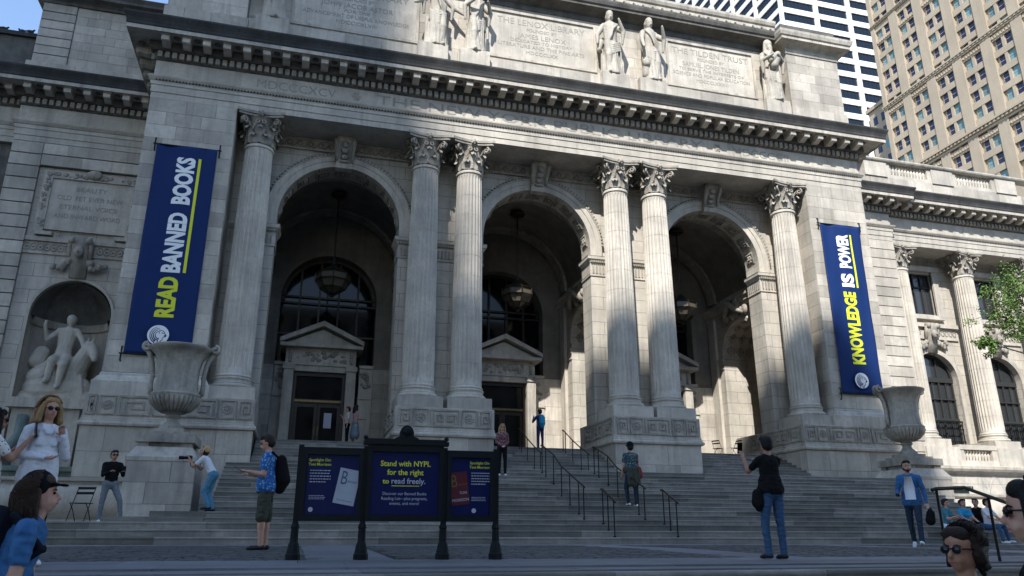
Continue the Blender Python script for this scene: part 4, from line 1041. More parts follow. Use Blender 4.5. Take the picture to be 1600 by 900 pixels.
for i, sg in enumerate((-1, 1)):
    t = thing('fountain', ('marble fountain basin with a green-stained rim below the niche figure', 'marble fountain basin with thin water jets below the colonnade wing')[i], 'fountain', (sg*19.6, -1.0, Z0))
    g = MB(); A, B, Cc, D = -4.2, 4.2, -2.6, 4.5
    pth = [(A, D), (A, Cc), (B, Cc), (B, D)]
    g.sweep(pth, [(-.5, 0), (-.05, 0), (-.05, .18), (-.2, .24), (-.12, .32), (.06, .55), (.12, .8), (.08, 1.05), (-.08, 1.25), (-.15, 1.30), (-.12, 1.36), (-.02, 1.40), (.0, 1.50), (-.5, 1.52), (-.5, 1.1)]); g.build('basin', 'marble', t, angle=40)
    g = MB(); g.box(A+.5, B-.5, Cc+.5, D, 1.2, 1.24); g.build('water', 'water', t)
    g = MB(); g.box(-2.2, 2.2, 1.2, D+.1, .2, 1.95); g.box(-2.35, 2.35, 1.05, D+.1, 1.95, 2.12); g.build('upper_basin', 'green_stone', t)
    if sg > 0:
        for k, (x, y) in enumerate(((1.5, .6), (3.0, .9), (2.2, .3))):
            g = MB(); g.tube([(x+u*.9, y-u*.5, 1.25+1.25*(1-(2*u-1)**2)) for u in [q/12 for q in range(13)]], [.004+.006*q/12 for q in range(13)], 5); g.build('water_jet', 'water_jet', t, smooth=True)
    if sg < 0:
        for sx in (-1, 1): g = MB(); g.tube([(sx*1.75, 4.5, 1.9), (sx*1.78, 4.3, 2.8), (sx*1.45, 4.6, 3.6), (sx*1.5, 4.8, 4.4)], [.35, .3, .2, .22], 8); g.build('scroll_bracket', 'green_stone', t, smooth=True)
        g = MB(); g.box(-2.0, .5, 4.95, 6.4, .2, 4.75); g.box(-2.2, .7, 4.75, 6.45, 4.75, 5.15); g.build('figure_plinth', 'marble', t)
# ================================================================ banners
def lion_logo(parent, x, z, y, r):
    g = MB(); n = 40; g.prism([(x+r*math.cos(2*math.pi*i/n), z+r*math.sin(2*math.pi*i/n)) for i in range(n)], 'y', y-.004, y+.002)
    g.build('emblem_disc', 'banner_white', parent)
    g = MB(); d = y-.008
    def stroke(pts, w0, w1):
        pts = [Vector((p[0], p[1])) for p in pts]; L_ = []; R_ = []
        for i, p in enumerate(pts):
            t = (pts[min(i+1, len(pts)-1)]-pts[max(0, i-1)]).normalized(); nn = Vector((-t.y, t.x)); w_ = (w0+(w1-w0)*i/(len(pts)-1))/2
            L_.append(p+nn*w_); R_.append(p-nn*w_)
        v = [(x+p.x*r, d, z+p.y*r) for p in L_+R_]; k = len(pts); g.add(v, [(i, i+1, k+i+1, k+i) for i in range(k-1)])
    def arc(cx, cz, rr, a0, a1, sx=1.0): return [(cx+rr*sx*math.cos(R(a0+(a1-a0)*i/10)), cz+rr*math.sin(R(a0+(a1-a0)*i/10))) for i in range(11)]
    for rr, a0, a1, w_ in ((.86, 110, 235, .09), (.70, 95, 245, .10), (.54, 88, 255, .10), (.38, 95, 262, .09)): stroke(arc(.12, -.02, rr, a0, a1), w_*.4, w_*1.2)
    stroke([(.10, .50), (.34, .46), (.50, .34), (.62, .12), (.74, -.02), (.70, -.14), (.56, -.18)], .05, .10)     # brow, muzzle
    stroke([(.30, .22), (.42, .20), (.52, .14)], .09, .04)                                                     # eye
    stroke([(.70, -.06), (.58, -.04), (.54, -.14)], .12, .06); stroke([(.56, -.20), (.44, -.26), (.40, -.36), (.50, -.44)], .05, .05)
    stroke([(.50, -.44), (.34, -.56), (.20, -.74), (.16, -.98)], .05, .12); stroke([(.10, -.30), (.02, -.6), (.0, -.97)], .05, .11); stroke([(-.2, -.42), (-.3, -.66), (-.32, -.92)], .05, .11)
    stroke([(.18, .42), (.06, .30), (.12, .12)], .06, .04)
    g.build('emblem_lines', 'banner_blue', parent)
def banner(xc, words, label, ul, logo_z, cap=.66):
    t = thing('banner', label, 'banner', (xc, -.8, 6.7))
    W, H = 2.32, 8.74; g = MB(); nx, nz = 24, 60; v = []; f = []
    def wav(u, q): return .026*math.sin(u*11+q*2.6+xc)+.022*math.sin(u*4.3-q*5.0)+.012*math.sin(q*19+u*5)+.012*math.sin(u*21-q*9)
    for j in range(nz+1):
        for i in range(nx+1): u = i/nx; q = j/nz; v.append((-W/2+W*u, -.045+wav(u, q)*.85, H*q))
    k = len(v); v += [(a, b+.012, c) for a, b, c in v[:k]]
    def I(i, j): return j*(nx+1)+i
    for j in range(nz):
        for i in range(nx): f += [(I(i, j), I(i+1, j), I(i+1, j+1), I(i, j+1)), (k+I(i, j), k+I(i, j+1), k+I(i+1, j+1), k+I(i+1, j))]
    for j in range(nz): f += [(I(0, j), I(0, j+1), k+I(0, j+1), k+I(0, j)), (I(nx, j), k+I(nx, j), k+I(nx, j+1), I(nx, j+1))]
    for i in range(nx): f += [(I(i, 0), k+I(i, 0), k+I(i+1, 0), I(i+1, 0)), (I(i, nz), I(i+1, nz), k+I(i+1, nz), k+I(i, nz))]
    g.add(v, f); g.build('cloth', 'banner_blue', t, smooth=True)
    def place(zc, x0):
        def p(u, v_, d):
            lx, lz = x0-v_, zc+u; return (lx, -.053-d+wav((lx+W/2)/W, lz/H)*.85, lz)
        return p
    for s, z0, z1, m, x0 in words: lettering(s, z1-z0, cap, m, t, place((z0+z1)/2-6.7, x0-xc), offset=.045, depth=.006, fine=.07)
    g = MB(); (ux, z0, z1) = ul; n = 30; v = []
    for i in range(n+1):
        lz = z0-6.7+(z1-z0)*i/n
        for dx in (-.055, .055): lx = ux-xc+dx; v.append((lx, -.059+wav((lx+W/2)/W, lz/H)*.85, lz))
    g.add(v, [(2*i, 2*i+1, 2*i+3, 2*i+2) for i in range(n)]); g.build('underline', 'banner_yellow', t)
    lion_logo(t, -.05, logo_z-6.7, -.128, .38)
    for z in (0, H):
        g = MB(); g.tube([(-W/2-.15, -.03, z), (W/2+.15, -.03, z)], .03, 8)
        for sx in (-1, 1): g.tube([(sx*(W/2+.08), .06, z+.28), (sx*(W/2+.08), -.04, z+.25), (sx*(W/2+.08), -.04, z-.25), (sx*(W/2+.08), .06, z-.28)], .028, 6)
        g.build('banner_rod', 'black_iron', t)
    return t
banner(-15.62, [('READ', 8.17, 9.8, 'banner_yellow', -15.28), ('BANNED', 9.98, 12.48, 'banner_white', -15.28), ('BOOKS', 12.86, 14.94, 'banner_white', -15.28)],
       'blue banner reading READ BANNED BOOKS hung on the shaded marble pier', (-15.08, 10.0, 14.95), 7.45)
banner(15.58, [('KNOWLEDGE', 8.17, 11.84, 'banner_yellow', 15.92), ('IS', 12.1, 12.8, 'banner_white', 15.92), ('POWER', 13.1, 14.93, 'banner_white', 15.92)],
       'blue banner reading KNOWLEDGE IS POWER hung on the sunlit marble pier', (16.14, 12.1, 14.95), 7.35)
# ================================================================ lanterns
for i, b in enumerate(BAY):
    t = thing('lantern', ('bronze globe lantern hanging in the darkest arch, by the notice on the door', 'bronze globe lantern hanging in the middle arch', 'bronze globe lantern hanging in the arch next to the KNOWLEDGE banner pier')[i], 'lantern', (b, 4.7, 11.35), group='lanterns in the portico arches'); t.scale = (1.22, 1.22, 1.0)
    g = MB(); g.tube([(0, 0, 1.5), (0, 0, 5.25)], .035, 8); g.lathe([(.28, 5.12), (.34, 5.2), (.30, 5.27)], 16); g.build('rod', 'bronze', t)
    g = MB(); P8 = [(.18, .0), (.50, .25), (.68, .62), (.68, .98), (.12, 1.38)]; n = 8
    for k in range(n):
        a = 2*math.pi*k/n; g.tube([(r*math.cos(a), r*math.sin(a), z) for r, z in P8], .026, 5)
    for r, z in P8[:-1]: g.tube([(r*math.cos(2*math.pi*k/n), r*math.sin(2*math.pi*k/n), z) for k in range(n+1)], .03, 5, cap=False)
    g.lathe([(.05, 1.3), (.18, 1.36), (.12, 1.5), (.03, 1.56)], 10); g.sphere((0, 0, -.08), .1, 8, 6); g.build('frame', 'bronze', t)
    g = MB(); g.lathe([(.70, .99), (.40, 1.2), (.12, 1.40)], 8); g.build('hood', 'bronze', t)
    g = MB(); g.lathe([(.15, .02), (.47, .26), (.64, .63), (.64, .97)], 8); g.build('panes', 'lamp_glass', t)
# ================================================================ handrails
def rail(x, pts_posts, label, group=None, h=.92):
    """pts_posts: (y,z) feet of the posts from the lower end up"""
    y0, z0 = pts_posts[0]
    t = thing('handrail', label, 'handrail', (x, y0, z0), group=group)
    g = MB(); P = [(0, y-y0, z-z0+h) for y, z in pts_posts]
    g.tube([(0, P[0][1]-.10, P[0][2]-.06)]+P+[(0, P[-1][1]+.12, P[-1][2]+.0)], .024, 8); g.build('grip', 'tread_brass', t)
    for y, z in pts_posts:
        g = MB(); g.tube([(0, y-y0, z-z0-.02), (0, y-y0, z-z0+h-.02)], .017, 6); g.lathe([(.04, 0), (.04, .03), (.02, .05)], 8, (0, y-y0, z-z0)); g.build('post', 'black_iron', t)
def mainz(y): return Z0+min(13, max(0, math.floor((y+10.6)/.35)+1))*RS
def lowz(y): return min(3, max(0, math.floor((y+12.4)/.38)+1))*.165
def upz(y): return Z1+min(11, max(0, math.floor((y+2.25)/.335)+1))*(FL-Z1)/11
for x, w_ in ((-2.35, 'beside the climbing man on its stair-foot end'), (-.5, '')):
    ys = [-10.45, -10.05, -9.3, -8.55, -7.8, -7.0, -6.6]
    rail(x, [(y, mainz(y)) for y in ys], 'long brass-topped handrail on the main steps, the one nearer the '+('notice board' if x < -1 else 'climbing man'), 'long handrails on the main steps')
for x in (-2.2, -.42):
    rail(x, [(y, lowz(y)) for y in (-12.25, -11.85, -11.5)], 'short three-post handrail at the foot of the steps, nearer the '+('notice board' if x < -1 else 'woman in the black T-shirt'), 'short handrails at the foot of the steps')
for x in (-1.0, 1.0):
    rail(x, [(y, upz(y)) for y in (-2.1, -1.3, -.3, .6, .9)], 'handrail on the upper steps between the pedestals, nearer the '+('blonde woman' if x < 0 else 'visitor with the blue backpack'), 'handrails on the upper steps')
t = thing('handrail', 'black handrail on the kerb steps next to the woman in sunglasses', 'handrail', (-1.1, -23.3, -.2))
g = MB(); g.tube([(-.28, 1.2, .98), (-.20, 1.2, 1.0), (.0, .9, 1.0), (.05, -.3, .55), (.05, -.9, .30)], .026, 8); g.build('grip', 'bronze', t)
for y, z0, z1, x in ((1.2, .05, .98, -.2), (.55, .03, .86, .02), (-.25, -.25, .57, .05), (-.85, -.6, .32, .05)): g = MB(); g.tube([(x, y, z0), (x, y, z1)], .02, 6); g.build('post', 'black_iron', t)
# ================================================================ notice board
SX, SY = -8.90, -21.3; SZ = slope_z(SY)
t = thing('notice_board', 'black cast-iron notice board with three blue posters on four legs', 'notice board', (SX, SY, SZ), rz=R(-3)); t.scale = (1.07, 1.1, 1.09)
LEG = [-1.18, -.42, .53, 1.17]
for x in LEG:
    g = MB(); g.lathe([(.085, 0), (.085, .06), (.075, .075), (.06, .16), (.045, .20), (.042, .34), (.05, .35), (.035, .40)], 8, (x, 0, 0)); g.box(x-.03, x+.03, -.03, .03, .38, 1.27); g.build('leg', 'sign_iron', t)
PANELS = ((-1.15, -.45, .42, 1.24), (-.40, .51, .42, 1.29), (.56, 1.14, .42, 1.24))
for k, (a, b, z0, z1) in enumerate(PANELS):
    p = part('panel', t)
    g = MB()
    for x0, x1, c0, c1 in ((a, b, z0, z0+.07), (a, b, z1-.08, z1), (a, a+.05, z0+.07, z1-.08), (b-.05, b, z0+.07, z1-.08)): g.box(x0, x1, -.055, .055, c0, c1)
    g.build('frame', 'sign_iron', p)
    g = MB(); g.box(a+.05, b-.05, -.02, .02, z0+.07, z1-.08); g.build('poster', 'sign_blue', p)
g = MB(); g.box(-.46, .57, -.075, .075, 1.291, 1.335); g.box(-.43, .54, -.06, .06, 1.335, 1.36); g.build('cornice', 'sign_iron', t)
g = MB()
g.prism([(.03, 1.36), (.10, 1.36), (.20, 1.37), (.16, 1.385), (.135, 1.40), (.14, 1.44), (.12, 1.49), (.085, 1.52), (.055, 1.53), (.02, 1.52), (-.015, 1.49), (-.035, 1.44), (-.03, 1.40), (-.055, 1.385), (-.09, 1.37), (-.05, 1.36)][::-1], 'y', -.04, .04)
g.sphere((.055, -.03, 1.455), .06, 10, 7, (1, .6, 1)); 
g.build('crest', 'sign_iron', t)
for sx in (-1, 1): g = MB(); g.sphere((.055+sx*.49, 0, 1.375), .03, 8, 6); g.build('corner_knob', 'sign_iron', t)
def sign_text(s, wd, h, m, x, z, off=0.0): lettering(s, wd, h, m, t, lambda u, v, d: (x+u, -.0215-d*.4, z+v), offset=off, depth=.003)
sign_text('Stand with NYPL', .60, .062, 'banner_yellow', .055, 1.045, .012); sign_text('for the right', .435, .062, 'banner_yellow', .055, .945, .012)
sign_text('to', .075, .055, 'banner_yellow', -.175, .845, .012); sign_text('read freely.', .405, .062, 'sign_grey_text', .095, .845, .012)
g = MB(); g.box(-.105, .225, -.0235, -.019, .815, .822); g.build('underline', 'banner_yellow', t)
sign_text('Discover our Banned Books', .52, .033, 'sign_grey_text', .055, .715); sign_text('Reading List\u2014plus programs,', .545, .033, 'sign_grey_text', .055, .66); sign_text('events, and more!', .35, .033, 'sign_grey_text', .055, .605)
for xc, al in ((-.955, 0), (.965, 0)):
    sign_text('Spotlight On:', .25, .030, 'banner_yellow', xc+.02*al, 1.085, .01); sign_text('Toni Morrison', .26, .030, 'banner_yellow', xc+.02*al, 1.035, .01)
    g = MB()
    for k in range(5):
        q = -.115
        while q < .115-(k == 4)*.05: l = rs.uniform(.014, .034); g.box(xc+.01+q, xc+.01+min(q+l, .125), -.0235, -.019, .975-k*.032, .985-k*.032); q += l+.008
    for k in range(3):
        q = -.10
        while q < .06: l = rs.uniform(.012, .03); g.box(xc+q, xc+q+l, -.0235, -.019, .695-k*.018, .701-k*.018); q += l+.006
    g.build('small_print', 'sign_grey_text', t, kind='stuff')
    g = MB(); n = 16; g.prism([(xc-.07*1+.027*math.cos(2*math.pi*i/n), .545+.027*math.sin(2*math.pi*i/n)) for i in range(n)], 'y', -.0235, -.019); g.build('emblem', 'sign_grey_text', t)
def book(cx, cz, w_, h_, ang, m, txt):
    c, s = math.cos(R(ang)), math.sin(R(ang)); F = lambda u, v, d=0: (cx+u*c-v*s, -.022-.003-d, cz+u*s+v*c)
    g = MB(); q = [(-w_/2, -h_/2), (w_/2, -h_/2), (w_/2, h_/2), (-w_/2, h_/2)]
    g.add([F(*p) for p in q]+[(F(*p)[0], -.019, F(*p)[2]) for p in q], [(0, 1, 2, 3), (0, 4, 5, 1), (1, 5, 6, 2), (2, 6, 7, 3), (3, 7, 4, 0)]); g.build('book_cover', m, t)
    for s_, wd, h, m2, u0, v0 in txt: lettering(s_, wd, h, m2, t, lambda u, v, d: F(u0+u, v0+v, d*.4), depth=.003, name='cover_text')
book(-.625, .80, .245, .40, -10, 'sign_pale', [('B', .07, .15, 'sign_ink', -.05, .02), ('eloved', .10, .03, 'sign_ink', .045, .05), ('Toni Morrison', .18, .018, 'sign_ink', 0, -.165)])
book(.715, .80, .215, .38, 7, 'sign_maroon', [('B', .07, .14, 'brass', -.055, .02), ('eloved', .10, .02, 'brass', .045, .035), ('TONI', .09, .03, 'sign_grey_text', .04, -.07), ('MORRISON', .20, .032, 'sign_grey_text', 0, -.15)])
# ================================================================ folding chairs
def chair(loc, rz, label):
    t = thing('folding_chair', label, 'chair', loc, rz)
    g = MB()
    for k in range(5): g.box(-.2, .2, -.2+k*.08, -.2+k*.08+.06, .44, .455)
    g.build('seat', 'black_iron', t)
    for sx in (-1, 1):
        g = MB(); g.tube([(sx*.20, .22, 0), (sx*.20, .0, .44), (sx*.20, -.20, .84)], .011, 6); g.build('leg', 'black_iron', t)
        g = MB(); g.tube([(sx*.18, -.24, 0), (sx*.18, .0, .3), (sx*.18, .18, .44)], .011, 6); g.build('leg', 'black_iron', t)
    for z in (.66, .78): g = MB(); y = -.20*(z-.44)/.4; g.box(-.2, .2, y-.01, y+.01, z, z+.06); g.build('backrest_slat', 'black_iron', t)
chair((-15.15, -10.2, Z0), R(170), 'black folding chair beside the man in grey trousers')
chair((10.6, 2.6, FL), R(100), 'black folding chair in the sunlit arch by the KNOWLEDGE banner, with slatted back')
chair((9.8, 3.0, FL), R(-60), 'black folding chair in the sunlit arch, farther from the KNOWLEDGE banner')
# ================================================================ towers behind
tw = thing('office_tower', 'beige stone office tower with paired windows and carved belt courses', 'office tower', (95, 46, -1.4))
TX = 95.0
def tpart(mb, name, m, par): return mb.build(name, m, par)
PINV[tw.name] = Matrix.Translation((-95, -46, 1.4))
YF = 76.3; BP = 5.9; FP = 3.13; ZT = 67.0
def wmesh(name, pane):
    g = MB(); g.box(0, .05, -.62, .62, 0, 1.95); me = g.mesh(name); me.materials.append(MATS[pane]); return me
win_a, win_b = wmesh('window_dark', 'tower_pane'), wmesh('window_blind', 'tower_blind')
g = MB(); g.box(-.12, .04, -.7, .7, -.14, -.02); g.box(-.02, .04, -.62, -.56, 0, 1.95); g.box(-.02, .04, .56, .62, 0, 1.95); g.box(-.02, .04, -.56, .56, .94, 1.02); fr_me = g.mesh('window_frame'); fr_me.materials.append(MATS['tower_beige'])
g = MB(); g.box(TX+.35, TX+30, 20, YF, -1.4, 125); g.build('body', 'tower_tan', tw)
wr = random.Random(21)
nb_ = 9
for b in range(nb_+1):                               # piers between the bays and between the windows of a pair
    y = YF-b*BP
    g = MB(); g.box(TX-.25, TX+.36, y-1.0, y+.0 if b == 0 else y+1.0, 40, 125); g.build('pier', 'tower_beige', tw)
for b in range(nb_):
    g = MB(); yc = YF-BP/2-b*BP; g.box(TX, TX+.36, yc-.27, yc+.27, 40, 125); g.build('mullion', 'tower_beige', tw)
for f_ in range(26):
    z = 42.0+f_*FP
    g = MB(); g.box(TX-.04, TX+.36, YF-nb_*BP, YF-1.0, z+1.95, z+FP); g.build('spandrel', 'tower_beige', tw)
    for b in range(nb_):
        if b > 6 and f_ > 16: continue
        yc = YF-BP/2-b*BP
        for dy in (-.89, .89):
            o = mkobj('window', win_b if wr.random() < .42 else win_a, None, tw); o.location = (TX+.28, yc+dy, z)
            c = mkobj('window_frame', fr_me, None, o); c.location = (-.02, 0, 0)
PINVN = None
for z0, h, pr in ((64.2, 1.3, .55), (79.6, .9, .35), (98.3, .6, .3)):
    g = MB(); g.sweep([(TX-.25, YF), (TX-.25, YF-nb_*BP)], [(-.2, z0), (.1, z0), (.2, z0+h*.2), (.12, z0+h*.3), (.12, z0+h*.6), (pr*.8, z0+h*.75), (pr, z0+h), (-.2, z0+h+.1)][::1]) if False else None
    g.box(TX-.25-pr, TX+.3, YF-nb_*BP, YF+.1, z0+h*.7, z0+h); g.box(TX-.25-pr*.5, TX+.3, YF-nb_*BP, YF+.05, z0+h*.35, z0+h*.69); g.box(TX-.33, TX+.3, YF-nb_*BP, YF+.05, z0, z0+h*.34)
    y = YF-nb_*BP
    while y < YF: g.box(TX-.25-pr*.8, TX, y, y+.35, z0+h*.36, z0+h*.68); y += .8
    g.build('belt_course', 'tower_beige', tw)
g = MB()
for f_ in range(26):
    if f_ % 5 in (1,):
        z = 42.0+f_*FP+2.3
        for b in range(nb_):
            yc = YF-BP/2-b*BP
            for k in range(7): g.box(TX-.28, TX, yc-1.75+k*.55, yc-1.75+k*.55+.22, z, z+.45)
g.build('corbels', 'tower_beige', tw, kind='stuff')
g = MB(); g.box(TX+3, TX+25, YF, YF+7.5, -1.4, 84.0); g.box(TX+2.6, TX+25, YF, YF+7.9, 84.0, 84.8); g.build('corner_wing', 'tower_beige', tw)
for f_ in range(5):
    for k in range(3): o = mkobj('window', win_b if wr.random() < .4 else win_a, None, tw); o.location = (TX+2.98, YF+1.5+k*2.2, 68+f_*FP); o.scale = (1, .9, .95)
# white tower with dark ribbon windows
wt = thing('office_tower', 'white office tower with dark ribbon windows rising behind the library roof', 'office tower', (120, 135, -1.4))
PINV[wt.name] = Matrix.Translation((-120, -135.3, 1.4)); wt.location = (120, 135.3, -1.4)
WX, WY, CP, RP = 120.0, 135.3, 12.2, 4.85
g = MB(); g.box(WX+.6, WX+62, WY+.6, WY+70, -1.4, 230); g.build('body', 'tower_glass', wt)
g = MB(); g.box(0, 10.6, 0, .06, 0, 2.9)
for k in range(1, 8): g.box(k*1.325-.04, k*1.325+.04, -.06, 0, 0, 2.9)
wme = g.mesh('ribbon_window'); wme.materials.append(MATS['tower_glass'])
for k in range(5):
    x = WX+k*CP-(.0 if k else 0)
    g = MB(); g.box(x, x+1.6 if k else x+1.2, WY, WY+.7, 60, 230); g.build('pier', 'tower_white', wt)
for k in range(1, 6):
    y = WY+k*CP; g = MB(); g.box(WX, WX+.7, y-.8, y+.8, 60, 230); g.build('pier', 'tower_white', wt)
for r_ in range(30):
    z = 90+r_*RP
    g = MB(); g.box(WX+.1, WX+CP*5, WY+.08, WY+.7, z, z+1.9); g.build('spandrel', 'tower_white', wt)
    g = MB(); g.box(WX+.08, WX+.7, WY+.7, WY+CP*5, z, z+1.9); g.build('spandrel', 'tower_white', wt)
    for k in range(4):
        o = mkobj('window', wme, None, wt); o.location = (WX+k*CP+1.6, WY+.45, z+1.92); 
        if r_ > 8: o = mkobj('window', wme, None, wt); o.location = (WX+.45, WY+(k+1)*CP-.8, z+1.92); o.rotation_euler.z = -math.pi/2
# blocks across the avenue, behind the viewer, that shade the lower front
BLK = ((-230, [(285, -115.3), (233.0, -113.4), (229.0, -111.6)], -200, -194, 'slender stepped skyscraper some blocks beyond the avenue'),
       (-150, [(113.4, -36.9)], -101, -96.5, 'middle brick office block beyond the avenue'), (-14.8, [(34, 90)], -90, -68, 'low brick block across the avenue'))
for x0, tiers, y0, y1, lb in BLK:
    h, x1 = tiers[0]
    bt = thing('office_block', lb, 'office block', ((x0+x1)/2, (y0+y1)/2, -1.5)); PINV[bt.name] = Matrix.Translation((-(x0+x1)/2, -(y0+y1)/2, 1.5))
    for k, (th, tx) in enumerate(tiers):
        g = MB(); g.box(x0+.01*k, tx, y0+.01*k, y1+.01*k, -1.5, th); g.build('body' if k == 0 else 'lower_tier', 'block_brick', bt)
    g = MB(); g.box(x0, x1, y1, y1+.5, h-1.2, h); g.build('cornice', 'block_brick', bt)
    g = MB(); z = 4
    while z < h-4:
        x = x0+2
        while x < x1-3: g.box(x, x+1.7, y1-.1, y1+.02, z, z+2.1); x += 3.4
        z += 3.7
    g.build('windows', 'tower_pane', bt, kind='stuff')
# ================================================================ street tree whose branch reaches into view
def leafy_tree(loc, label, centres, n, seed):
    r = random.Random(seed); t = thing('street_tree', label, 'tree', loc)
    g = MB(); top = Vector((.1, 0, 6.2)); g.tube([(0, 0, 0), (.03, .02, 2.2), (.05, -.02, 4.2), top, (.2, .1, 9.0), (.3, .2, 11.5)], [.24, .19, .16, .13, .08, .03], 9)
    for c, rad in centres:
        a = Vector((.05, 0, 4.2+r.random()*2.5)); c = Vector(c); m_ = a.lerp(c, .5)+Vector((r.uniform(-.3, .3), r.uniform(-.3, .3), .5)); g.tube([a, m_, c], [.07, .045, .012], 6)
        for k in range(9):
            e = c+Vector((r.gauss(0, 1), r.gauss(0, 1), r.gauss(-.15, .8)))*rad*.7; g.tube([m_.lerp(c, r.uniform(.5, 1)), c.lerp(e, .6), e], [.02, .012, .005], 4)
    g.build('trunk', 'bark', t, smooth=True)
    g = MB()
    for c, rad in centres:
        c = Vector(c); tufts = [c+Vector((r.gauss(0, .5), r.gauss(0, .5), r.gauss(0, .45)))*rad for _ in range(26)]
        for k in range(n):
            p = r.choice(tufts)+Vector((r.gauss(0, .13), r.gauss(0, .13), r.gauss(-.05, .13)))*rad
            L_ = r.uniform(.08, .15); d = Vector((r.gauss(0, 1), r.gauss(0, 1), r.gauss(-.5, .6))).normalized(); s = d.cross(Vector((r.gauss(0, 1), r.gauss(0, 1), 1))).normalized()*L_*.28; q = d.cross(s).normalized()*L_*.08
            g.add([p, p+d*L_*.5+s+q, p+d*L_, p+d*L_*.5-s+q], [(0, 1, 2, 3)])
    g.build('crown', 'leaf', t, kind='stuff')
leafy_tree((23.0, -6.2, .49), 'green locust tree whose branch hangs before the sunlit wing', [((-5.35, .0, 7.6), .45), ((-4.3, .2, 9.0), .8), ((-3.5, -.2, 8.4), .75), ((-3.2, .2, 10.2), .95), ((-2.5, 0, 9.2), .95), ((-2.0, .3, 10.9), 1.1), ((-.8, 0, 9.9), 1.4), ((.6, .5, 11.2), 1.7)], 1100, 5)
# ================================================================ pigeons on the parapet
for i, (x, y, a) in enumerate(((-25.7, 5.4, 20), (-24.95, 5.4, 160), (-24.55, 5.35, 10))):
    g = MB(); g.sphere((0, 0, .12), .1, 8, 6, (1.6, .8, .8)); g.sphere((.15, 0, .23), .045, 8, 6); g.tube([(.08, 0, .14), (.14, 0, .22)], [.06, .04], 6); g.tube([(-.1, 0, .12), (-.28, 0, .08)], [.05, .02], 6); g.tube([(.18, 0, .23), (.215, 0, .22)], [.015, .004], 5)
    for s in (-1, 1): g.tube([(0, s*.03, .06), (0, s*.03, 0)], .008, 4)
    o = g.build('pigeon', 'soot_stone', smooth=True); o.location = (x, y, 23.62); o.rotation_euler.z = R(a)
    tag(o, 'dark pigeon perched on the low wing parapet under the sky', 'pigeon', 'pigeons on the parapet')
# ================================================================ figures: one continuous surface grown from limbs
def rc_mesh(mb, p0, p1, r0, r1, fa, fb, ref, n=12):
    p0, p1 = Vector(p0), Vector(p1); d = p1-p0; L_ = d.length
    d = d/L_ if L_ > 1e-6 else Vector((0, 0, 1))
    a = Vector(ref)-d*Vector(ref).dot(d)
    if a.length < 1e-3: a = d.orthogonal()
    a.normalize(); b = d.cross(a)
    rings = []
    for k in range(1, 4): t = k*math.pi/8; rings.append((p0-d*r0*math.cos(t), r0*math.sin(t)))
    rings.append((p0, r0)); rings.append((p1, r1))
    for k in range(3, 0, -1): t = k*math.pi/8; rings.append((p1+d*r1*math.cos(t), r1*math.sin(t)))
    v = [p0-d*r0]; f = []
    for c, r in rings: v += [c+a*(r*fa*math.cos(2*math.pi*i/n))+b*(r*fb*math.sin(2*math.pi*i/n)) for i in range(n)]
    v.append(p1+d*r1); m = len(rings); t = len(v)-1
    f += [(0, 1+(i+1) % n, 1+i) for i in range(n)]
    for j in range(m-1): f += [(1+j*n+i, 1+j*n+(i+1) % n, 1+(j+1)*n+(i+1) % n, 1+(j+1)*n+i) for i in range(n)]
    f += [(t, 1+(m-1)*n+i, 1+(m-1)*n+(i+1) % n) for i in range(n)]
    mb.add(v, f)
from mathutils import noise as mnoise
CLOTH = {'top', 'bottom', 'vest'}
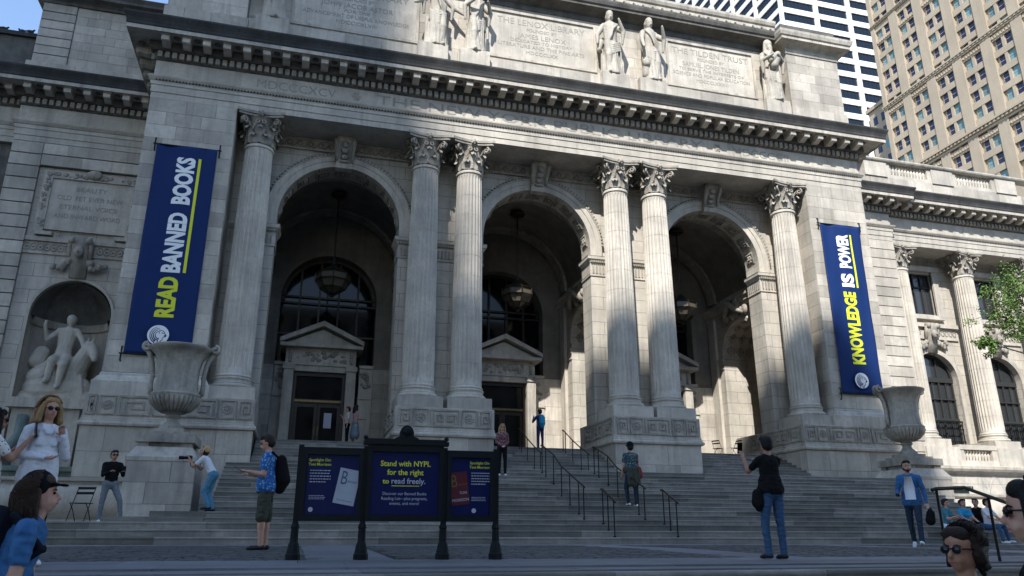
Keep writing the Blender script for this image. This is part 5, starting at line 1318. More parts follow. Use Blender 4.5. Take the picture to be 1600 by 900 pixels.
def blob(name, prims, voxel, mats, smooth=2, parent=None, cut=None, folds=0.0):
    """prims: (p0,p1,r0,r1,tag,fa,fb,ref); union of the limbs, remeshed, each face coloured by the limb it lies on"""
    mb = MB()
    for p in prims: rc_mesh(mb, *p[:4], *(p[5:8] if len(p) > 5 else (1, 1, (1, 0, 0))))
    me = mb.mesh(name); o = bpy.data.objects.new(name, me); col.objects.link(o)
    md = o.modifiers.new('r', 'REMESH'); md.mode = 'VOXEL'; md.voxel_size = voxel
    if smooth: ms = o.modifiers.new('s', 'SMOOTH'); ms.factor = .5; ms.iterations = smooth
    dg = bpy.context.evaluated_depsgraph_get(); nm = bpy.data.meshes.new_from_object(o.evaluated_get(dg))
    bpy.data.objects.remove(o); bpy.data.meshes.remove(me); nm.name = name
    tags = list(dict.fromkeys(p[4] for p in prims))
    nm.materials.clear()
    for t in tags: nm.materials.append(MATS[mats[t]])
    nf = len(nm.polygons)
    if len(tags) > 1:
        c = np.empty(nf*3); nm.polygons.foreach_get('center', c); c = c.reshape(-1, 3); best = np.full(nf, 1e9); idx = np.zeros(nf, int)
        for p in prims:
            p0, p1 = np.array(p[0], float), np.array(p[1], float); fa, fb, ref = p[5:8] if len(p) > 5 else (1, 1, (1, 0, 0))
            d = p1-p0; L_ = np.linalg.norm(d); d = d/L_ if L_ > 1e-6 else np.array([0, 0, 1.])
            a = np.array(ref, float); a = a-d*a.dot(d)
            if np.linalg.norm(a) < 1e-3: a = np.array(Vector(d).orthogonal())
            a /= np.linalg.norm(a); b = np.cross(d, a)
            q = c-p0; t = q@d; tt = np.clip(t/max(L_, 1e-6), 0, 1); r = p[2]+(p[3]-p[2])*tt
            e = t-tt*L_; dist = np.sqrt((q@a/fa)**2+(q@b/fb)**2+e**2)-r
            u = dist < best; best[u] = dist[u]; idx[u] = tags.index(p[4])
        if cut is not None and 'top' in tags and 'bottom' in tags:
            low = (c[:, 2] < cut) & (idx == tags.index('top')) & (np.hypot(c[:, 0], c[:, 1]) < .24); idx[low] = tags.index('bottom')
        nm.polygons.foreach_set('material_index', idx.astype('i'))
        if folds:                                    # creases in the clothes
            sel = set()
            cl = [tags.index(t) for t in tags if t in CLOTH]
            for i, pl in enumerate(nm.polygons):
                if idx[i] in cl: sel.update(pl.vertices)
            nv = [v.normal.copy() for v in nm.vertices]
            for i in sel:
                v = nm.vertices[i]; a = mnoise.noise(Vector((v.co.x*9, v.co.y*9, v.co.z*17))); b = mnoise.noise(Vector((v.co.x*26+5, v.co.y*26, v.co.z*30)))
                v.co += nv[i]*folds*((1-abs(a)*2.2)*.9+b*.45-.45)
    nm.polygons.foreach_set('use_smooth', [True]*nf)
    o = mkobj(name, nm, None, parent); return o
# ---------------------------------------------------------------- carved figures on the attic
SM = {'s': 'marble_statue'}
def robed(seed, woman=True, beard=False, hat=False, arms=((.25, -.3, -.9), (.55, -.4, .2)), turn=0.0, extra=()):
    r = random.Random(seed); P = []
    def p(a, b, r0, r1, fa=1, fb=1, ref=(1, 0, 0)): P.append((a, b, r0, r1, 's', fa, fb, ref))
    sw = r.choice((-1, 1))
    p((0, 0, .1), (.0, 0, 1.9), .50, .40, 1.05, .75); p((0, 0, 1.7), (0, -.02, 2.2), .40, .34, 1, .72)
    p((0, 0, 2.2), (0, 0, 2.95), .36, .42, 1.05, .68); p((-.36, 0, 3.02), (.36, 0, 3.02), .19, .19)
    p((0, 0, 3.0), (0, -.05, 3.4), .16, .14); p((0, -.06, 3.48), (0, -.06, 3.66), .20, .24, .9, 1); p((0, -.30, 3.50), (0, -.31, 3.46), .04, .05)
    if woman: p((0, .05, 3.6), (0, .12, 3.5), .25, .2); p((0, -.05, 3.78), (0, .1, 3.74), .22, .2)
    if beard: p((0, -.22, 3.38), (0, -.25, 3.05), .15, .10)
    if hat: p((0, 0, 3.8), (0, .12, 2.7), .25, .34, 1.1, .6)
    for s, (ux, uy, uz), (fx, fy, fz) in ((-1, arms[0], arms[1]), (1, arms[2] if len(arms) > 2 else arms[0], arms[3] if len(arms) > 3 else arms[1])):
        sh = Vector((s*.44, 0, 2.98)); d = Vector((s*ux, uy, uz)).normalized(); e = sh+d*.68; f = e+Vector((s*fx, fy, fz)).normalized()*.58
        p(sh, e, .17, .14); p(e, f, .13, .085); p(f, f+(f-e).normalized()*.14, .085, .06)
        p(e, e+Vector((-s*.06, .08, -.70)), .14, .06)
    k = sw*.18                                        # standing and free leg showing through the cloth
    p((k, -.14, 1.9), (k*1.3, -.36, 1.05), .24, .20); p((k*1.3, -.36, 1.05), (k*1.2, -.26, .15), .19, .16); p((k*1.2, -.3, .06), (k*1.3, -.52, .05), .10, .09); p((-k*1.1, -.3, .06), (-k*1.2, -.44, .05), .10, .09)
    for i in range(44):                               # folds
        a = math.pi*(1.0+i/43)+r.uniform(-.06, .06); x, y = .55*math.cos(a), .43*math.sin(a); q = r.uniform(-.2, .2)
        p((x*1.10, y*1.10, .02), (x*.74+q, y*.84, r.uniform(1.1, 2.15)), r.uniform(.035, .075), .025)
    for i in range(9):                                # mantle drawn from one shoulder to the other hip
        u = i/8; a_ = Vector((-sw*(.42-.30*u), -.20-.08*u, 3.08)); c_ = Vector((sw*(.42-.1*u), -.26, 2.45-.75*u)); m_ = a_.lerp(c_, .5)+Vector((-sw*.05, -.14, -.10-.06*u))
        p(a_, m_, .045, .055); p(m_, c_, .055, .04)
    for i in range(5): z = 1.95-i*.12; p((-.45*sw, -.22, z), (.0, -.42, z-.28), .065, .06); p((0, -.42, z-.28), (.42*sw, -.25, z-.02), .06, .05)
    P.extend((a, b, c, d, 's', 1, 1, (1, 0, 0)) for a, b, c, d in extra)
    return P
FIG = [  # x, label, options
    (-12.9, 'bearded bareheaded robed marble figure on the attic beside the shaded corner pier', dict(woman=False, beard=True, arms=((.5, -.5, -.7), (.2, -.9, .1)))),
    (-5.45, 'striding robed marble figure on the attic beside the JOHN JACOB ASTOR panel', dict(woman=True, arms=((.6, -.3, -.8), (.5, -.2, -.4)), extra=[((-.6, -.1, .1), (-.55, 0, 1.6), .12, .1)])),
    (-3.55, 'leaning draped marble figure on the attic beside the THE LENOX LIBRARY panel', dict(woman=True, arms=((.5, -.4, -.8), (-.5, -.6, .3)), extra=[((.55, .05, .2), (.62, .1, 1.5), .16, .12)])),
    (3.58, 'draped marble woman resting her hand at her chin beside the Lenox panel', dict(woman=True, arms=((.5, -.1, -.85), (.1, -.3, -.8), (.3, -.6, -.7), (-.45, -.35, .85)), extra=[((-.55, -.05, 2.0), (-.72, -.1, 1.5), .16, .14)])),
    (5.8, 'draped marble woman with a carved head at her knee beside the Tilden panel', dict(woman=True, arms=((.35, -.4, -.85), (.1, -.4, -.85), (.35, -.6, -.6), (-.45, -.5, .7)), extra=[((-.5, -.3, 1.0), (-.5, -.34, .9), .24, .2), ((-.5, -.2, .3), (-.45, -.2, .8), .2, .2)])),
    (12.98, 'bearded hooded marble elder holding a tablet on the attic beside the corner pier', dict(woman=False, beard=True, hat=True, arms=((.35, -.5, -.8), (-.6, -.7, .15), (.35, -.5, -.8), (-.7, -.6, .25)), extra=[((-.2, -.55, 2.4), (.25, -.55, 2.75), .2, .2), ((0, -.5, 2.1), (.2, -.5, 2.5), .22, .22)])),
]
for i, (x, lab, kw) in enumerate(FIG):
    o = blob('statue', robed(40+i, **kw), .027, SM, 1); o.location = (x, -.36, 22.42); o.rotation_euler.z = R((-12, 8, 14, -6, 6, -8)[i]); o.scale = (.90, .95, 1.0)
    tag(o, lab, 'statue', 'marble figures on the attic')
# seated woman on a horse in the niche
P = []
def sp(a, b, r0, r1, fa=1, fb=1, ref=(1, 0, 0)): P.append((a, b, r0, r1, 's', fa, fb, ref))
sp((-.9, 0, .15), (.9, 0, .15), .35, .35); sp((-.6, .1, .5), (.5, .15, .55), .55, .5); sp((-.7, .0, .9), (-.3, .1, 1.3), .38, .3); sp((-.85, .1, 1.5), (-.75, .1, 1.8), .28, .25)
sp((0, .05, 1.35), (.35, .15, 1.15), .45, .42); sp((.35, .1, 1.1), (.75, .0, 2.0), .36, .26); sp((.75, -.02, 2.05), (.98, -.28, 1.75), .23, .14); sp((.98, -.28, 1.75), (1.03, -.36, 1.58), .13, .10)
for e in (-.08, .08): sp((.72+e, .0, 2.2), (.74+e, 0, 2.40), .06, .03)
for k in range(7): sp((.35+.06*k, .28, 1.5+.11*k), (.28+.06*k, .2, 1.2+.11*k), .11, .07)
sp((-.05, -.05, 1.65), (-.05, 0, 2.0), .28, .24); sp((-.05, 0, 2.0), (-.02, .0, 2.5), .22, .28, 1.1, .75); sp((-.28, 0, 2.62), (.26, 0, 2.62), .12, .12); sp((0, 0, 2.65), (.02, -.03, 2.86), .1, .09); sp((.03, -.05, 2.95), (.03, -.05, 3.06), .145, .16); sp((.03, .05, 3.05), (.03, .1, 2.95), .17, .14)
sp((-.30, 0, 2.6), (-.62, -.1, 2.25), .11, .09); sp((-.62, -.1, 2.25), (-.72, -.25, 2.72), .085, .06); sp((-.72, -.25, 2.72), (-.70, -.27, 2.88), .06, .05); sp((.28, 0, 2.6), (.50, -.05, 2.25), .11, .09); sp((.5, -.05, 2.25), (.6, -.15, 1.95), .085, .06)
sp((-.12, -.12, 1.6), (-.22, -.5, 1.45), .21, .17); sp((-.22, -.5, 1.45), (-.30, -.48, .75), .15, .10); sp((-.30, -.5, .72), (-.32, -.68, .66), .08, .06); sp((.08, -.12, 1.6), (.12, -.52, 1.3), .21, .17); sp((.12, -.52, 1.3), (.05, -.45, .6), .15, .1); sp((.05, -.48, .56), (.06, -.66, .5), .08, .06)
rr_ = random.Random(9)
for k in range(24): x = rr_.uniform(-.9, .8); sp((x, -.25, .3), (x*.7+rr_.uniform(-.1, .1), -.18, rr_.uniform(.9, 1.5)), .09, .06)
o = blob('niche_statue', P, .028, {'s': 'marble_clean'}, 0); o.location = (-20.45, 5.45, 5.65); o.scale = (1.25, 1.15, 1.24)
tag(o, 'marble nude woman seated on a winged horse in the shell-headed niche', 'statue')
# ---------------------------------------------------------------- people
for n_, c_ in (('skin_light', (.50, .30, .22)), ('skin_tan', (.36, .20, .13))):
    m_ = mat(n_, c_, .45, var=.22, scale=14, dark=(c_[0]*.85, c_[1]*.68, c_[2]*.66), bump=.12, bscale=260); b_ = next(x for x in m_.node_tree.nodes if x.type == 'BSDF_PRINCIPLED'); b_.inputs['Subsurface Weight'].default_value = .12; b_.inputs['Subsurface Scale'].default_value = .01; b_.inputs['Subsurface Radius'].default_value = (1, .35, .2)
mat('hair_black', (.008, .007, .006), .5, spec=.2, bump=.6, bscale=90); mat('hair_brown', (.020, .011, .007), .5, spec=.2, bump=.6, bscale=90); mat('hair_blond', (.34, .20, .085), .45, var=.35, scale=12, bump=.6, bscale=90); mat('hair_curly', (.07, .042, .026), .6, var=.4, scale=14, bump=.9, bscale=60)
mat('denim', (.035, .085, .17), .8, var=.3, scale=6, bump=.3, bscale=60); mat('denim_light', (.08, .22, .33), .8, var=.25, scale=6, bump=.3, bscale=60); mat('denim_dark', (.02, .035, .06), .85, var=.2, scale=6)
mat('cloth_black', (.010, .010, .011), .9, spec=.1, var=.3, scale=9); mat('cloth_white', (.62, .63, .66), .8, var=.12, scale=8, bump=.3, bscale=9); mat('cloth_grey', (.16, .18, .20), .85, var=.2, scale=9); mat('cloth_olive', (.055, .058, .042), .9, var=.3, scale=9)
mat('cloth_blue', (.035, .13, .30), .8, var=.25, scale=7, bump=.3, bscale=10); mat('cloth_teal', (.05, .20, .26), .8, var=.2, scale=7); mat('cloth_cyan', (.02, .28, .48), .7, var=.15, scale=7); mat('cloth_indigo', (.028, .03, .12), .8, var=.2, scale=7); mat('cloth_pink', (.42, .24, .22), .8, var=.2, scale=8); mat('cloth_greyblue', (.14, .19, .22), .85, var=.15, scale=8); mat('cloth_red', (.20, .03, .03), .8)
mat('shoe_black', (.012, .012, .013), .5); mat('shoe_white', (.62, .62, .62), .6); mat('plastic_black', (.008, .008, .01), .2); mat('cap_tan', (.42, .27, .13), .85); mat('pack_navy', (.010, .012, .020), .85, spec=.12, var=.3, scale=9, bump=.3, bscale=30); mat('lips', (.35, .10, .09), .4); mat('eye_dark', (.01, .008, .007), .2)
def pattern(name, a, b, scale, lo, hi):
    m = mat(name, a, .85); n = m.node_tree; N = n.nodes; bs = next(x for x in N if x.type == 'BSDF_PRINCIPLED')
    tc = N.new('ShaderNodeTexCoord'); vo = N.new('ShaderNodeTexVoronoi'); vo.inputs['Scale'].default_value = scale; n.links.new(tc.outputs['Object'], vo.inputs['Vector'])
    mr = N.new('ShaderNodeMapRange'); mr.inputs['From Min'].default_value = lo; mr.inputs['From Max'].default_value = hi; n.links.new(vo.outputs['Distance'], mr.inputs['Value'])
    mx = N.new('ShaderNodeMix'); mx.data_type = 'RGBA'; mx.inputs[6].default_value = (*b, 1); mx.inputs[7].default_value = (*a, 1); n.links.new(mr.outputs[0], mx.inputs[0]); n.links.new(mx.outputs[2], bs.inputs['Base Color'])
pattern('shirt_floral', (.02, .10, .30), (.16, .34, .55), 22, .25, .45); pattern('shirt_spots', (.60, .58, .54), (.05, .045, .045), 32, .22, .32); pattern('blouse_print', (.10, .035, .045), (.40, .30, .28), 26, .2, .4); pattern('shirt_leaf', (.03, .06, .075), (.22, .30, .25), 20, .2, .42)
PI_ = math.pi
def norm(v): return Vector(v).normalized()
def person(label, loc, heading, H=1.75, top='cloth_black', bottom='denim', skin='skin_light', shoe='shoe_black', hair=('short', 'hair_black'), sleeves='short', legs='long',
           arms=None, leg=None, lean=0.0, look=(0, 0), female=False, wide=1.0, voxel=.0105, hem=.0, skirt=None, glasses=False, cap=None, beard=False, group=None, vest=None, collar=False, strands=None):
    """body frame: x to the person's right, y ahead, z up; arms/leg give directions of upper and lower limbs"""
    s = H/1.75; P = []
    T = {'skin': skin, 'top': top, 'bottom': bottom, 'shoe': shoe, 'vest': vest or top}
    arms = arms or {}; leg = leg or {}
    lr = Matrix.Rotation(-lean, 3, 'X'); piv = Vector((0, 0, .95))
    def U(p): return lr @ (Vector(p)-piv)+piv
    def p(a, b, r0, r1, t, fa=1, fb=1, ref=(1, 0, 0)): P.append([Vector(a), Vector(b), r0, r1, t, fa, fb, ref])
    w_ = wide; sw = .155 if female else .18
    tt = 'top'
    p((-.07, 0, .93), (.07, 0, .93), .125*w_, .125*w_, 'bottom', 1, .92, (0, 1, 0)) if False else p((-.065*w_, -.01, .92), (.065*w_, -.01, .92), .118*w_, .118*w_, 'bottom')
    p(U((0, 0, 1.0)), U((0, 0, 1.16)), .128*w_, .128*w_, tt, 1.12, .82); p(U((0, 0, 1.16)), U((0, .0, 1.34)), .132*w_, .140*w_, tt, 1.18, .80)
    if hem: p(U((0, -.005, 1.0-hem)), U((0, 0, 1.10)), .155*w_, .135*w_, tt, 1.34, 1.0)
    if female: 
        for sx in (-1, 1): p(U((sx*.065, .065, 1.27)), U((sx*.065, .07, 1.26)), .058, .055, tt)
    p(U((-sw+.03, 0, 1.405)), U((sw-.03, 0, 1.405)), .062*w_, .062*w_, tt); p(U((-.07, 0, 1.43)), U((.07, 0, 1.43)), .055, .055, tt)
    hy = Vector((0, .012, 0)); hp = U((0, .02, 1.53)); ry = Matrix.Rotation(look[0], 3, 'Z') @ Matrix.Rotation(look[1], 3, 'X')
    def Hd(q): return hp + ry @ (Vector(q)-Vector((0, .02, 1.53)))
    p(U((0, 0, 1.42)), Hd((0, .015, 1.54)), .056, .052, 'skin')
    p(Hd((0, .02, 1.585)), Hd((0, .01, 1.665)), .074, .090, 'skin', .92, 1.08); p(Hd((0, .055, 1.555)), Hd((0, .06, 1.575)), .045, .055, 'skin')
    p(Hd((0, .105, 1.625)), Hd((0, .122, 1.598)), .011, .016, 'skin', 1, 1); p(Hd((-.02, .098, 1.565)), Hd((.02, .098, 1.565)), .011, .011, 'skin')
    for sx in (-1, 1): p(Hd((sx*.080, .005, 1.625)), Hd((sx*.083, -.005, 1.60)), .020, .015, 'skin', .6, 1)
    ends = {}
    for k, sx in (('L', -1), ('R', 1)):
        ud, fd, *rest = arms.get(k, ((.12, .03, -1), (.05, .18, -1)))
        sh = U((sx*sw, 0, 1.395)); e = sh+norm((sx*ud[0], ud[1], ud[2]))*.285; wr_ = e+norm((sx*fd[0], fd[1], fd[2]))*.245; dv = (wr_-e).normalized()
        tl = 'top' if sleeves != 'none' else 'skin'
        p(sh, sh.lerp(e, .62), .062*w_, .056*w_, tl); p(sh.lerp(e, .6), e, .046 if sleeves != 'long' else .054, .041 if sleeves != 'long' else .048, 'top' if sleeves == 'long' else 'skin')
        p(e, wr_, .042 if sleeves != 'long' else .047, .029 if sleeves != 'long' else .036, 'top' if sleeves == 'long' else 'skin')
        if sleeves == 'long': p(wr_-dv*.02, wr_, .03, .03, 'skin')
        ref = Vector(rest[0]) if rest else Vector((sx, 0, 0)); side = (ref-dv*ref.dot(dv)).normalized(); nrm = dv.cross(side)
        if nrm.y < 0 and not rest: nrm = -nrm
        pm = wr_+dv*.075; p(wr_+dv*.015, pm, .026, .033, 'skin', 1.15, .62, side)
        cur = rest[1] if len(rest) > 1 else .5
        for i, (o_, l_) in enumerate(((-.027, .070), (-.009, .082), (.009, .078), (.026, .062))):
            b0 = pm+side*o_; m0 = b0+(dv*math.cos(cur*.5)+nrm*math.sin(cur*.5))*l_*.55; m1 = m0+(dv*math.cos(cur*1.6)+nrm*math.sin(cur*1.6))*l_*.5
            p(b0, m0, .0098, .009, 'skin'); p(m0, m1, .009, .0078, 'skin')
        tb_ = wr_+dv*.03-side*.03*(-1 if False else 1); p(tb_, tb_+(dv*.7-side*.55+nrm*.35).normalized()*.055, .011, .009, 'skin')
        ends[k] = (wr_, dv, side, nrm, pm)
    low = 9
    for k, sx in (('L', -1), ('R', 1)):
        td, sd_ = leg.get(k, ((.04, .02, -1), (.0, -.03, -1)))
        hpj = Vector((sx*.085*w_, -.01, .90)); kn = hpj+norm((sx*td[0], td[1], td[2]))*.425; an = kn+norm((sx*sd_[0], sd_[1], sd_[2]))*.41
        bare = legs in ('shorts', 'bare')
        p(hpj, kn, .092*w_, .064*w_, 'bottom' if legs != 'bare' else 'skin', 1.0, 1.0)
        if legs == 'shorts': p(hpj.lerp(kn, .3), kn, .098*w_, .086*w_, 'bottom')
        p(kn, kn.lerp(an, .35), .058*(w_ if not bare else 1), .060*(w_ if not bare else 1), 'skin' if bare else 'bottom'); p(kn.lerp(an, .35), an, .058 if not bare else .054, .048 if not bare else .036, 'skin' if bare else 'bottom')
        fy = leg.get('foot'+k, (.05*sx, 1, -.02)); fd_ = norm(fy); hl = an+Vector((0, 0, -.035))
        p(hl-fd_*.035, hl+fd_*.14, .041, .035, 'shoe', 1, .9); p(hl+fd_*.10+Vector((0, 0, -.008)), hl+fd_*.175+Vector((0, 0, -.01)), .036, .030, 'shoe', 1.15, .85)
        low = min(low, (hl+fd_*.14).z-.042, hl.z-.042)
    if skirt: p((0, 0, 1.0), (0, .0, skirt), .135, .24, 'bottom', 1.1, .9)
    if collar:
        for sx in (-1, 1): p(U((sx*.05, .06, 1.44)), U((sx*.02, .12, 1.36)), .03, .02, 'top')
    dz = -low
    for q in P: q[0] = q[0]*s; q[1] = q[1]*s; q[0].z += dz*s; q[1].z += dz*s; q[2] *= s; q[3] *= s
    o = blob('person', [tuple(q) for q in P], voxel, T, 2, cut=(.92-hem+dz)*s if hem else None, folds=.008*s)
    o.location = loc; o.rotation_euler = (0, 0, heading); tag(o, label, 'person', group)
    def X(q): q = Vector(q)*s; q.z += dz*s; return q
    # hair
    st, hm = hair; Q = []
    def h(a, b, r0, r1, fa=1, fb=1): Q.append((X(Hd(a)), X(Hd(b)), r0*s, r1*s, 'h', fa, fb, (1, 0, 0)))
    if st != 'bald':
        h((0, -.018, 1.665), (0, -.028, 1.62), .100, .092, .94, 1.02); h((-.03, .05, 1.715), (.03, .05, 1.715), .048, .048)
        for sx in (-1, 1): h((sx*.066, -.01, 1.66), (sx*.068, -.02, 1.61), .034, .028)
    if st == 'long':
        for i in range(9):
            a = math.pi*(i/8)-.0; x, y = .088*math.cos(a), -.03-.075*math.sin(a); h((x, y, 1.62), (x*1.25, y-.015, 1.40), .040, .034)
        for sx in (-1, 1): h((sx*.075, .035, 1.68), (sx*.098, .03, 1.42), .026, .028)
    if st == 'bob':
        for i in range(11):
            a = math.pi*(i/10); x, y = .088*math.cos(a), -.02-.075*math.sin(a); h((x, y, 1.64), (x*1.35, y*1.1-.01, 1.50), .044, .042)
        for sx in (-1, 1): h((sx*.08, .045, 1.68), (sx*.115, .045, 1.50), .028, .034)
    if st in ('bun',): h((0, -.13, 1.68), (0, -.14, 1.67), .052, .048)
    if st == 'pony': h((0, -.11, 1.66), (0, -.16, 1.50), .035, .022)
    if st == 'curly':
        r = random.Random(5)
        for i in range(60): a = r.uniform(math.pi*.98, math.pi*2.02); x, y = .09*math.cos(a), .0+.10*math.sin(a); h((x, y, r.uniform(1.46, 1.66)), (x*1.15, y*1.12, r.uniform(1.42, 1.60)), .024, .018)
    if st == 'messy':
        r = random.Random(6)
        for i in range(60): a = r.uniform(math.pi*.95, math.pi*2.05); x, y = .092*math.cos(a), .0+.102*math.sin(a); z = r.uniform(1.54, 1.74); h((x, y, z), (x*1.18, y*1.2, z+r.uniform(-.05, .03)), .026, .018)
        h((0, -.10, 1.72), (0, -.13, 1.70), .07, .06)
    if Q: ho = blob('hair', Q, .009, {'h': hm}, 1, o)
    if strands:                                      # single locks lying over the mass of hair
        r = random.Random(17); g = MB(); kind_, cnt = strands
        for i in range(cnt):
            a = r.uniform(.97*PI_, 2.03*PI_); e = r.uniform(.05, 1.45); rx, ry_, rz_ = .102, .112, .118
            c0 = Vector((0, -.012, 1.645)); d0 = Vector((math.cos(a)*math.cos(e), math.sin(a)*math.cos(e)+.35*math.sin(e), math.sin(e))).normalized()
            pts = []; q_ = d0.copy(); wv = r.uniform(-1, 1); fl = r.random() < .16; SF = {'curl': 1.17, 'long': 1.06, 'bun': 1}[kind_]*r.uniform(.96, 1.10)
            for k in range(10):
                t_ = k/9; z_ = 0
                if kind_ == 'bun':
                    tgt = Vector((0, -.75, .55)).normalized(); qq = q_.lerp(tgt, t_*.85).normalized(); rr = 1.14+.08*math.sin(t_*3+i)+(.12+.35*t_)*fl*t_
                    pt = c0+Vector((qq.x*rx, qq.y*ry_, qq.z*rz_))*rr*(1+.03*wv)
                    if fl: pt += Vector((r.gauss(0, .006), r.gauss(0, .006), r.gauss(0, .006)-.03*t_*t_))
                else:
                    el = e-t_*(e+.35)
                    if el > -.2: pt = c0+Vector((math.cos(a)*math.cos(el)*rx, (math.sin(a)*math.cos(el)+.25*math.sin(max(el, 0)))*ry_, math.sin(el)*rz_))*SF; last = pt
                    else: pt = pts[-1]+Vector((math.cos(a)*.006+.004*wv*(kind_ == 'curl')*math.sin(k*2.1+i), math.sin(a)*.005, -.032))
                    if kind_ == 'curl': pt = pt+Vector((.012*math.sin(k*2.3+i), .012*math.cos(k*2.0+i), 0))
                pts.append(pt)
            if kind_ in ('long', 'curl'):
                for k in range(5 if kind_ == 'long' else 2): pts.append(pts[-1]+Vector((.003*wv, .001, -.035)))
            n_ = len(pts); rad = r.uniform(.0020, .0036); g.tube([X(Hd(q)) for q in pts], [rad*s*(1-.75*k/(n_-1)) for k in range(n_)], 4)
        g.build('hair_strands', hm, o, smooth=True, kind='stuff')
    if beard:
        blob('beard', [(X(Hd((-.055, .035, 1.575))), X(Hd((0, .085, 1.535))), .026*s, .03*s, 'h'), (X(Hd((.055, .035, 1.575))), X(Hd((0, .085, 1.535))), .026*s, .03*s, 'h')], .008, {'h': hm}, 1, o)
    # eyes and mouth, or sunglasses
    g = MB()
    for sx in (-1, 1): c = X(Hd((sx*.034, .096, 1.632))); g.sphere(c, .0095*s, 8, 6)
    g.build('eyes', 'eye_dark', o)
    g = MB()
    for sx in (-1, 1): g.tube([X(Hd((sx*.016, .104, 1.652))), X(Hd((sx*.034, .103, 1.657))), X(Hd((sx*.055, .090, 1.650)))], [.004*s, .005*s, .003*s], 5)
    g.build('eyebrows', hm, o)
    g = MB(); g.tube([X(Hd((-.024, .104, 1.566))), X(Hd((0, .111, 1.567))), X(Hd((.024, .104, 1.566)))], [.004*s, .0075*s, .004*s], 6); g.build('mouth', 'lips', o)
    if glasses:
        g = MB()
        for sx in (-1, 1):
            c = X(Hd((sx*.036, .112, 1.632))); g.sphere(c, .029*s, 12, 8, (1, .30, .80)); g.tube([X(Hd((sx*.066, .10, 1.636))), X(Hd((sx*.086, .0, 1.636)))], .004*s, 5)
        g.tube([X(Hd((-.012, .12, 1.637))), X(Hd((.012, .12, 1.637)))], .004*s, 5); g.build('sunglasses', 'plastic_black', o, smooth=True)
    if cap:
        blob('cap', [(X(Hd((0, -.005, 1.695))), X(Hd((0, -.015, 1.68))), .104*s, .104*s, 'h', .98, 1.04, (1, 0, 0)), (X(Hd((-.045, .10, 1.690))), X(Hd((.045, .10, 1.690))), .03*s, .03*s, 'h', .3, 1, (0, 0, 1)), (X(Hd((-.035, .15, 1.68))), X(Hd((.035, .15, 1.68))), .028*s, .028*s, 'h', .3, 1, (0, 0, 1))], .009, {'h': cap}, 1, o)
    W = o.matrix_basis.copy() if False else (Matrix.Translation(Vector(loc)) @ Matrix.Rotation(heading, 4, 'Z'))
    return o, {k: tuple([W @ X(v[0]), W.to_3x3() @ v[1], W.to_3x3() @ v[2], W.to_3x3() @ v[3], W @ X(v[4])]) for k, v in ends.items()}, (lambda q: W @ X(U(q))), W
def bbox_obj(name, m, centre, X_, Y_, Z_, sx, sy, sz):
    """small box with its own axes"""
    g = MB(); b = .12
    pts = []
    for z in (-1, 1):
        for x, y in ((-1, -1), (1, -1), (1, 1), (-1, 1)): pts.append(Vector(X_)*x*sx/2+Vector(Y_)*y*sy/2+Vector(Z_)*z*sz/2)
    g.add(pts, [(0,3,2,1),(4,5,6,7),(0,1,5,4),(1,2,6,5),(2,3,7,6),(3,0,4,7)]); o = g.build(name, m); o.location = centre; return o
def phone(e, label, facing, up=(0, 0, 1)):
    wr_, dv, side, nrm, pm = e; f = norm(facing); u = Vector(up); u = (u-f*u.dot(f)).normalized(); x = u.cross(f)
    o = bbox_obj('smartphone', 'plastic_black', pm+dv*.06+u*.02, x, f, u, .074, .009, .15)
    g = MB(); c = [x*a*.033+u*b*.068-f*.0052 for a, b in ((-1, -1), (1, -1), (1, 1), (-1, 1))]; g.add(c, [(0, 1, 2, 3)]); g.build('screen', 'dark_glass', o)
    g = MB(); g.sphere(x*.022+u*.055+f*.006, .008, 8, 5); g.build('lens', 'eye_dark', o)
    tag(o, label, 'phone'); return o
def pack(label, P_, name='backpack', m='cloth_black', cat='backpack', voxel=.012):
    o = blob(name, [(Vector(a), Vector(b), c, d, 'm', *(r_ if r_ else (1, 1, (1, 0, 0)))) for a, b, c, d, *r_ in [(q[0], q[1], q[2], q[3]) if len(q) == 4 else (q[0], q[1], q[2], q[3], *q[4]) for q in P_]], voxel, {'m': m}, 1)
    tag(o, label, cat); return o
# ================================================================ the people
PI = math.pi
def gz(y): return slope_z(y)
UP = (0, 0, 1)
# man in blue floral shirt reading his phone
o, E, B, W = person('man in blue floral shirt and dark shorts reading his phone beside the notice board', (-10.66, -18.0, gz(-18.0)), R(88), 1.80, 'shirt_floral', 'cloth_olive', 'skin_light', 'shoe_black',
    ('short', 'hair_brown'), 'short', 'shorts', arms={'R': ((.10, .05, -1), (-.1, .95, .12)), 'L': ((.10, .15, -1), (-.15, .95, .18))}, leg={'L': ((.05, .06, -1), (0, -.05, -1)), 'R': ((.06, -.06, -1), (0, -.06, -1))}, look=(0, -.35), hem=.06, wide=1.08, beard=False)
phone(E['L'], 'phone held by the man in the floral shirt', (W.to_3x3() @ Vector((0, .5, -.85))), (W.to_3x3() @ Vector((0, .85, .5))))
pack('black sling bag on the back of the man in the floral shirt', [(B((.0, -.20, 1.36)), B((.0, -.24, 1.05)), .085, .13), (B((.0, -.24, 1.05)), B((0, -.21, .92)), .13, .09), (B((-.12, -.06, 1.47)), B((-.05, -.16, 1.38)), .02, .02)])
